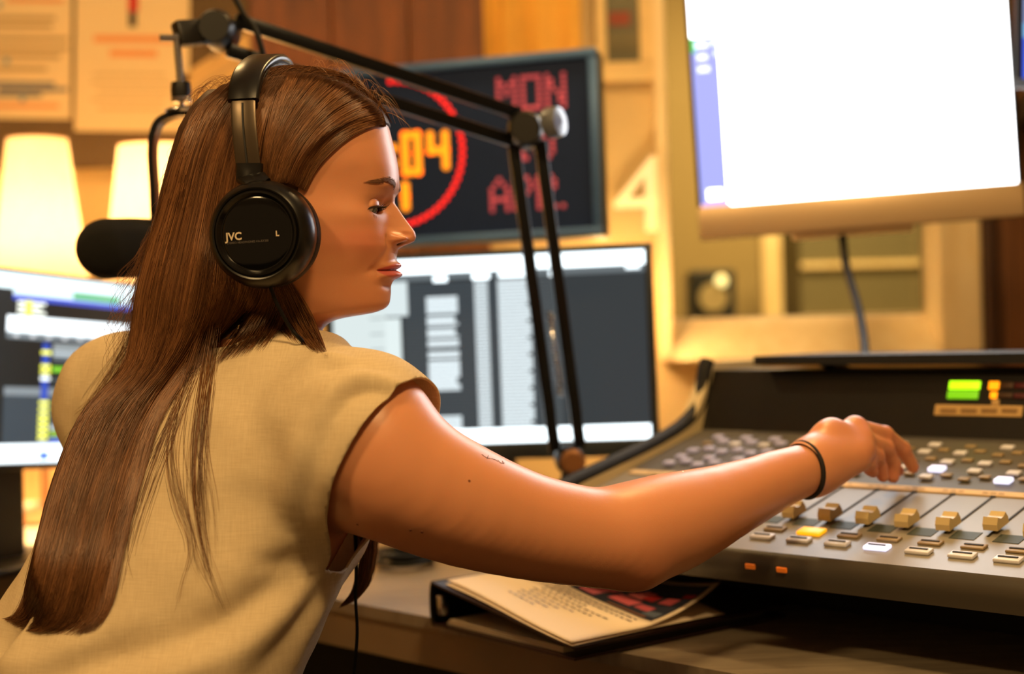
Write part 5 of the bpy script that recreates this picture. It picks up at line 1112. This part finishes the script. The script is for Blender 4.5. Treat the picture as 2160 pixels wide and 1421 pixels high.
def add_strand(pts, r0, r1, col, soft=True):
    n = len(pts); T = np.gradient(pts, axis=0); T /= np.linalg.norm(T, axis=1)[:, None]+1e-12; v = pts-CAM; s = np.cross(T, v); s /= np.linalg.norm(s, axis=1)[:, None]+1e-12; u = np.cross(s, T)
    rr = (np.linspace(1, 0, n)**0.5*(r0-r1)+r1)*(smooth01(np.linspace(0, 1, n)/0.12+0.25) if soft else 1.0); V = np.stack([pts+s*rr[:, None], pts-s*rr[:, None]*0.5-u*rr[:, None]*0.87, pts-s*rr[:, None]*0.5+u*rr[:, None]*0.87], 1).reshape(-1, 3)
    b0 = scount[0]; i = np.arange(n-1)[:, None]*3; F = np.concatenate([np.stack([i[:, 0]+a, i[:, 0]+(a+1) % 3, i[:, 0]+3+(a+1) % 3, i[:, 0]+3+a], 1) for a in range(3)])+b0
    SV.append(V); SF.append(F); SC.append(np.tile(np.array(col), (len(V), 1))); scount[0] += len(V)
LOCK = rng.random(64)
def hair_col(tip=0.0):
    k = rng.random(); base = np.array(s2l((98, 58, 33)))*(1-k)+np.array(s2l((160, 110, 68)))*k; return base*rng.uniform(0.75, 1.15)
def drape(xy, lift, tree=None, explicit=None, win=5):
    tree = tree or B_all
    if explicit is not None: d = np.broadcast_to(np.asarray(explicit, float), (len(xy),)).copy()
    else:
        d = np.array([depth(tree, x, y) for x, y in xy]); g = ~np.isnan(d)
        if g.sum() < 3: return None
        d = np.interp(np.arange(len(d)), np.nonzero(g)[0], d[g]); w = min(win, len(d)//2*2-1); d = np.minimum(d, np.convolve(np.pad(d, w//2, 'edge'), np.ones(w)/w, 'valid'))
    return np.array([P(x, y, z) for (x, y), z in zip(xy, d-lift)])
def family(lines, count, n, lift, r, spread=4.0, t0=(0, 0.03), t1=(0.93, 1.0), qf=None, tree=None, explicit=None, wave=3.0, dark=1.0, win=5):
    L = [catmull(np.asarray(l, float), 120) for l in lines]
    for _ in range(count):
        q = rng.random() if qf is None else qf(rng.random()); x = q*(len(L)-1); i = min(int(x), len(L)-2); f = x-i; l = L[i]*(1-f)+L[i+1]*f
        a = rng.uniform(*t0); b_ = rng.uniform(*t1); t = np.linspace(a, b_, n); xy = l[(t*119).astype(int)]; ph = rng.uniform(0, 6.28); fr_ = rng.uniform(2, 5)
        xy = xy+np.stack([wave*np.sin(t*fr_+ph)+rng.normal(0, spread)*np.sin(np.pi*np.clip(t*1.1, 0, 1))*0.6+rng.normal(0, 1.2), wave*0.3*np.cos(t*fr_+ph)], 1)
        p = drape(xy, rng.uniform(*lift), tree, None if explicit is None else explicit(rng), win)
        if p is not None: add_strand(p, r*rng.uniform(0.7, 1.25), r*0.25, hair_col()*dark*(0.72+0.5*LOCK[int(q*46)]))
# crown and temple, swept back under the ear cup
F1 = [[(806, 262), (760, 277), (717, 303), (672, 350), (643, 404)], [(806, 242), (752, 258), (700, 288), (655, 340), (628, 396)], [(784, 210), (722, 240), (672, 280), (632, 335), (608, 388)], [(732, 176), (680, 220), (632, 275), (600, 330), (582, 388)], [(664, 155), (625, 205), (590, 270), (570, 330), (560, 390)], [(600, 150), (580, 210), (566, 270), (556, 330), (548, 392)]]
family(F1, 2600, 16, (0.0006, 0.0042), 0.00036, 5, wave=2)
family([[(812, 268), (806, 246), (790, 222), (760, 202)], [(802, 266), (784, 250), (756, 236), (718, 226)]], 320, 12, (0.0004, 0.003), 0.00034, 3, wave=1.5)
# over the crown, dropped on to the cap from above
B_cap = bvh((CV, CFc))
for _ in range(1300):
    x0 = rng.uniform(-0.085, 0.090); y0 = rng.uniform(0.0, 0.055); n_ = 14; t = np.linspace(0, 1, n_); L = rng.uniform(0.5, 1.0)
    xs_ = x0-0.045*t*L-0.03*t*t*L; ys_ = y0-(0.085*t+0.015*t*t)*L+0.0015*np.sin(t*5+rng.uniform(0, 6)); pts = []
    for x, y in zip(xs_, ys_):
        o = HO+HF*x+HL*y+HU*0.25; h = B_cap.ray_cast(Vector(o.tolist()), Vector((-HU).tolist()))
        if h[0] is None: break
        z = (np.array(h[0])-HO)@HU
        if z < 0.085: break
        pts.append(np.array(h[0])+np.array(h[1])*(1 if np.array(h[1])@HU > 0 else -1)*rng.uniform(0.0006, 0.003))
    if len(pts) > 4: add_strand(np.array(pts), 0.00036, 0.0001, hair_col())
# back of the head down the back
F2 = [[(600, 158), (566, 230), (545, 320), (535, 420), (545, 520), (552, 590), (520, 660), (455, 720), (385, 800), (330, 890), (300, 990), (274, 1090), (252, 1190), (236, 1270), (200, 1335)],
      [(580, 162), (540, 230), (512, 320), (492, 420), (480, 520), (474, 600), (450, 680), (405, 750), (345, 840), (300, 930), (268, 1030), (240, 1130), (218, 1230), (200, 1300), (150, 1345)],
      [(530, 166), (476, 240), (440, 330), (416, 430), (394, 530), (376, 620), (360, 700), (326, 780), (252, 870), (204, 970), (168, 1080), (140, 1190), (118, 1270), (90, 1320), (48, 1332)],
      [(470, 178), (414, 232), (376, 320), (348, 420), (316, 520), (290, 620), (280, 700), (258, 780), (178, 870), (130, 980), (92, 1100), (64, 1200), (48, 1262), (28, 1296), (2, 1304)]]
family(F2, 5400, 38, (0.0008, 0.0045), 0.00036, 6, t1=(0.84, 1.0), wave=3)
family(F2, 900, 24, (0.0008, 0.0040), 0.00036, 6, t0=(0.0, 0.10), t1=(0.40, 0.8), wave=4)
# lock in front of the ear cup's lower edge
family([[(572, 560), (586, 620), (616, 690), (662, 744)], [(604, 585), (640, 640), (670, 700), (692, 752)]], 420, 16, (0.003, 0.010), 0.00034, 6, t1=(0.5, 1.0), tree=B_skin, wave=4)
family([[(590, 590), (604, 640), (640, 700), (676, 744)], [(560, 590), (572, 640), (590, 690), (612, 720)]], 160, 14, (0.002, 0.007), 0.00034, 6, t1=(0.6, 1.0), tree=B_skin, wave=3)
family([[(556, 585), (540, 640), (498, 700), (440, 775)], [(606, 592), (604, 640), (588, 690), (556, 735)]], 560, 16, (0.003, 0.009), 0.00034, 6, t1=(0.62, 1.0), wave=3, win=9)
# loose strands over the back of the top
for ln, c, sp in (([(450, 640), (438, 720), (420, 830), (406, 940), (404, 1040), (420, 1140), (446, 1230), (478, 1320)], 20, 16), ([(440, 650), (400, 770), (356, 880), (320, 980), (288, 1080), (262, 1180), (244, 1270)], 30, 18), ([(430, 660), (380, 800), (352, 920), (360, 1020), (390, 1110), (410, 1200), (470, 1290)], 9, 16),
                  ([(430, 660), (378, 840), (356, 960), (370, 1060), (396, 1150), (374, 1230), (352, 1300)], 7, 14), ([(430, 660), (366, 840), (316, 940), (280, 1030), (262, 1130), (262, 1200), (296, 1290)], 8, 16), ([(454, 640), (440, 760), (424, 880), (414, 980), (418, 1080), (430, 1170), (440, 1230)], 30, 8), ([(452, 640), (425, 760), (418, 860), (422, 960), (440, 1060), (452, 1180)], 8, 12), ([(320, 640), (260, 750), (200, 830), (150, 880)], 34, 26), ([(300, 660), (235, 780), (180, 860), (128, 940)], 34, 20)):
    family([ln, [(x+sp, y) for x, y in ln]], c, 30, (0.0015, 0.0045), 0.00026, sp*0.8, t0=(0, 0.06), t1=(0.55, 1.0), wave=8, win=9)
# lock over the far shoulder, seen below the arm
family([[(742, 1010), (757, 1090), (764, 1170), (748, 1240), (714, 1284)], [(790, 1010), (794, 1090), (790, 1170), (776, 1230), (748, 1268)]], 420, 16, (0, 0), 0.0004, 6, explicit=lambda r: r.uniform(1.375, 1.40), wave=3)
# fly-away hairs round the outline
for _ in range(150):
    q = rng.random(); s = poly_at([(430, 205), (470, 178), (540, 160), (600, 152), (660, 156), (715, 172), (765, 206), (800, 250)], q); up_ = rng.uniform(4, 30)*(0.6+0.8*(q > 0.55)); dx = rng.uniform(10, 55)*(1 if q > 0.5 else -1)
    xy = catmull([s, s+[dx*0.4, -up_], s+[dx, -up_*0.7+abs(dx)*0.25], s+[dx*1.5, up_*0.1+abs(dx)*0.6]], 10); add_strand(drape(xy, 0, explicit=1.33+rng.normal(0, 0.03)), 0.00022, 0.00006, hair_col()*1.2)
for _ in range(170):
    q = rng.random(); s = poly_at([(420, 215), (376, 310), (346, 420), (312, 520), (286, 620), (276, 700)], q); L = rng.uniform(60, 190); o = rng.uniform(3, 34)*(1+1.0*(q > 0.6))
    xy = catmull([s+[6, -L*0.3], s+[-o*0.4, L*0.1], s+[-o, L*0.45], s+[-o*0.7-rng.uniform(0, 14)*(q > 0.5), L*0.8]], 12); add_strand(drape(xy, 0, explicit=1.335+rng.normal(0, 0.035)), 0.00022, 0.00006, hair_col()*1.2)
V = np.vstack(SV); F = np.vstack(SF); st_o = obj('hair_strands', V, F, M_hair, hair, smooth=True, cols=np.vstack(SC), kind='stuff')

# ------------------------------------------------------------------ headphones
M_hp = mat('headphone_black', (13, 12, 12), 0.30, var=0.15, vscale=40); M_hpg = mat('headphone_gloss', (5, 5, 6), 0.12, var=0.05); M_hpr = mat('headphone_ring', (20, 18, 17), 0.22, 0.3); M_pad = mat('ear_pad_leather', (16, 14, 14), 0.5, bump=0.4, bscale=400); M_slide = mat('slider_bronze', (74, 62, 48), 0.32, 0.6, var=0.08)
M_white = mat('headphone_print', (214, 196, 170), 0.5); M_grey = mat('headphone_fine_print', (96, 88, 84), 0.5)
hpn = thing('headphones', 'black over-ear headphones worn with the cup over her near ear', 'headphones', P(553, 495, 1.235))
CC = P(554, 494, 1.226); CN = nrm(-HL*0.97-HF*0.10-HU*0.02); CX = nrm(HF-CN*(HF@CN)); CY = np.cross(CN, CX)
def cup(c, nrm_, near):
    cu = obj('ear_cup', *lathe_vf([(0.0, -0.012), (0.043, -0.012), (0.0462, -0.008), (0.0468, 0.000), (0.0455, 0.008), (0.0418, 0.0145), (0.0392, 0.0165), (0.0378, 0.0160), (0.0372, 0.0148), (0.0, 0.0145)], c, nrm_, 72), M_hp, hpn, smooth_angle=35)
    pad = []
    for k in range(14): a = math.pi*(k/13); pad.append((0.0335+0.0115*math.cos(a-math.pi/2)*1.0, 0)) 
    obj('ear_pad', *lathe_vf([(0.022, -0.012), (0.022, -0.024), (0.026, -0.030), (0.034, -0.032), (0.042, -0.029), (0.0455, -0.022), (0.0452, -0.014), (0.042, -0.011)], c, nrm_, 60), M_pad, hpn, smooth_angle=60)
    rg = obj('cap_ring', *lathe_vf([(0.0368, 0.014), (0.0368, 0.0172), (0.0360, 0.0188), (0.0345, 0.0190), (0.0325, 0.0165), (0.0312, 0.0150), (0.0312, 0.013)], c-nrm_*0.0008, nrm_, 72), M_hpr, cu, smooth_angle=35)
    obj('cap', *lathe_vf([(0.0, 0.0162), (0.020, 0.0160), (0.029, 0.0156), (0.0312, 0.0148), (0.0312, 0.012), (0.0, 0.012)][::-1], c, nrm_, 64), M_hpg, cu, smooth_angle=35)
    return cu
near = cup(CC, CN, True); FN = nrm(HL*0.97-HF*0.10); FC = HO+HL*0.088-HF*0.028-HU*0.006; far = cup(FC, FN, False)
def decal(s, size, x, y, m, sx=1.0, rot=0.10, bold=0.0):
    V, F = text_vf(s, size, 0.0, 'LEFT', bold); c_, s_ = math.cos(rot), math.sin(rot); return obj('lettering', [CC+CN*0.0172+CX*(x+(v[0]*c_*sx-v[1]*s_))+CY*(y+(v[0]*s_*sx+v[1]*c_)) for v in V], F, m, near)
decal('JVC', 0.0092, -0.0266, -0.0060, M_white, 1.0, 0.06, 0.00022); decal('STEREO HEADPHONES HA-RX300', 0.0026, -0.0255, -0.0092, M_grey, 0.95, 0.06); decal('L', 0.0062, 0.0178, -0.0025, M_white, 1.0, 0.06, 0.0002)
def ribbon(name, pts, width, thick, wdir, m, parent, bev=True):
    pts = np.asarray(pts); T = np.gradient(pts, axis=0); T /= np.linalg.norm(T, axis=1)[:, None]; V = []; F = []; n = len(pts); prof = [(-1, -0.5), (-0.85, -1), (0.85, -1), (1, -0.5), (1, 0.5), (0.85, 1), (-0.85, 1), (-1, 0.5)]
    width = np.broadcast_to(width, (n,)); thick = np.broadcast_to(thick, (n,))
    for i in range(n):
        w = wdir-T[i]*(wdir@T[i]); w = nrm(w); o = np.cross(T[i], w)
        for a, b_ in prof: V.append(pts[i]+w*a*width[i]/2+o*b_*thick[i]/2)
    k = len(prof)
    for i in range(n-1):
        for j in range(k): j2 = (j+1) % k; F.append([i*k+j, i*k+j2, (i+1)*k+j2, (i+1)*k+j])
    F += [list(range(k))[::-1], list(range((n-1)*k, n*k))]; return obj(name, V, F, m, parent, smooth_angle=50)
def band_pt(y, z, x): return HO+HF*x+HL*y+HU*z
half = [(-0.0985, 0.036, -0.0210), (-0.0985, 0.060, -0.0240), (-0.0955, 0.084, -0.0270), (-0.0885, 0.108, -0.0290), (-0.0740, 0.129, -0.0290), (-0.0520, 0.1440, -0.0270), (-0.0270, 0.1535, -0.0240), (0, 0.1565, -0.0220)]
full = half+[(-y, z, x) for y, z, x in half[-2::-1]]; bp_ = catmull([band_pt(*q) for q in full], 90); wd = nrm(HF)
mid = bp_[18:72]; ribbon('headband', mid, 0.0275, 0.0075, wd, M_hp, hpn); ribbon('headband_pad', mid[4:-4]-np.array([nrm(p-HO) for p in mid[4:-4]])*0.006, 0.0235, 0.006, wd, M_pad, hpn)
for sl in (bp_[1:20], bp_[70:89]):
    s = ribbon('slider', sl, 0.0215, 0.0032, wd, M_slide, hpn); c_ = np.array([p+nrm(p-HO-HU*0.03)*0.0020 for p in sl]); ribbon('slider_groove', c_[2:-2], 0.0016, 0.0012, wd, M_soft, s)
for e, c, nn in ((bp_[0], CC, CN), (bp_[-1], FC, FN)):
    y0 = c+CY*0.0445+nn*0.004; ribbon('yoke', [e+HU*0.012+nn*0.0005, e+nn*0.001, (e+y0)/2+nn*0.003, y0-CY*0.004], np.array([0.0235, 0.0235, 0.0225, 0.021]), 0.0075, wd, M_hp, hpn)
cpts = [P(570, 604, 1.222), P(584, 640, 1.228), P(612, 690, 1.24), P(640, 722, 1.25), P(680, 770, 1.32), P(700, 900, 1.42), P(740, 1060, 1.42), P(751, 1170, 1.375), P(750, 1260, 1.37), P(753, 1345, 1.36), P(740, 1480, 1.36)]
tube('cable', cpts, 0.0017, M_rubber, hpn, 8, 90)
# ink on the forearm side of the upper arm, following the skin
Bk = bvh((BV, BF)); ink_p = []
M_mole = mat('mole_brown', (120, 62, 40), 0.5)
for x, y in ((757, 903), (990, 1014), (754, 1106), (866, 1118), (890, 1122)):
    q = ray(x, y); h = Bk.ray_cast(camV, Vector(nrm(q).tolist()))
    if h[0] is not None: obj('mole', *lathe_vf([(0.0013, -0.0003), (0.0011, 0.0002), (0.0, 0.0003)], np.array(h[0]), -nrm(q) if False else np.array(h[1])*(-1 if np.array(h[1])@q > 0 else 1), 10), M_mole, person, smooth_angle=60)
for ln in ([(1016, 948), (1026, 955), (1034, 957)], [(1030, 950), (1027, 958)], [(1036, 957), (1044, 959), (1050, 963)], [(1050, 960), (1056, 966), (1064, 966)], [(1060, 962), (1062, 968)]):
    q = catmull([(x, y+10) for x, y in ln], 8); dd = [depth(Bk, x, y) for x, y in q]
    if not np.isnan(dd).any(): ink_p.append(tube_vf([P(x, y, d-0.0000) for (x, y), d in zip(q, dd)], 0.00035, 4, False))
if ink_p:
    V, F = join(ink_p); obj('tattoo', V, F, mat('tattoo_ink', (96, 62, 52), 0.6), person)
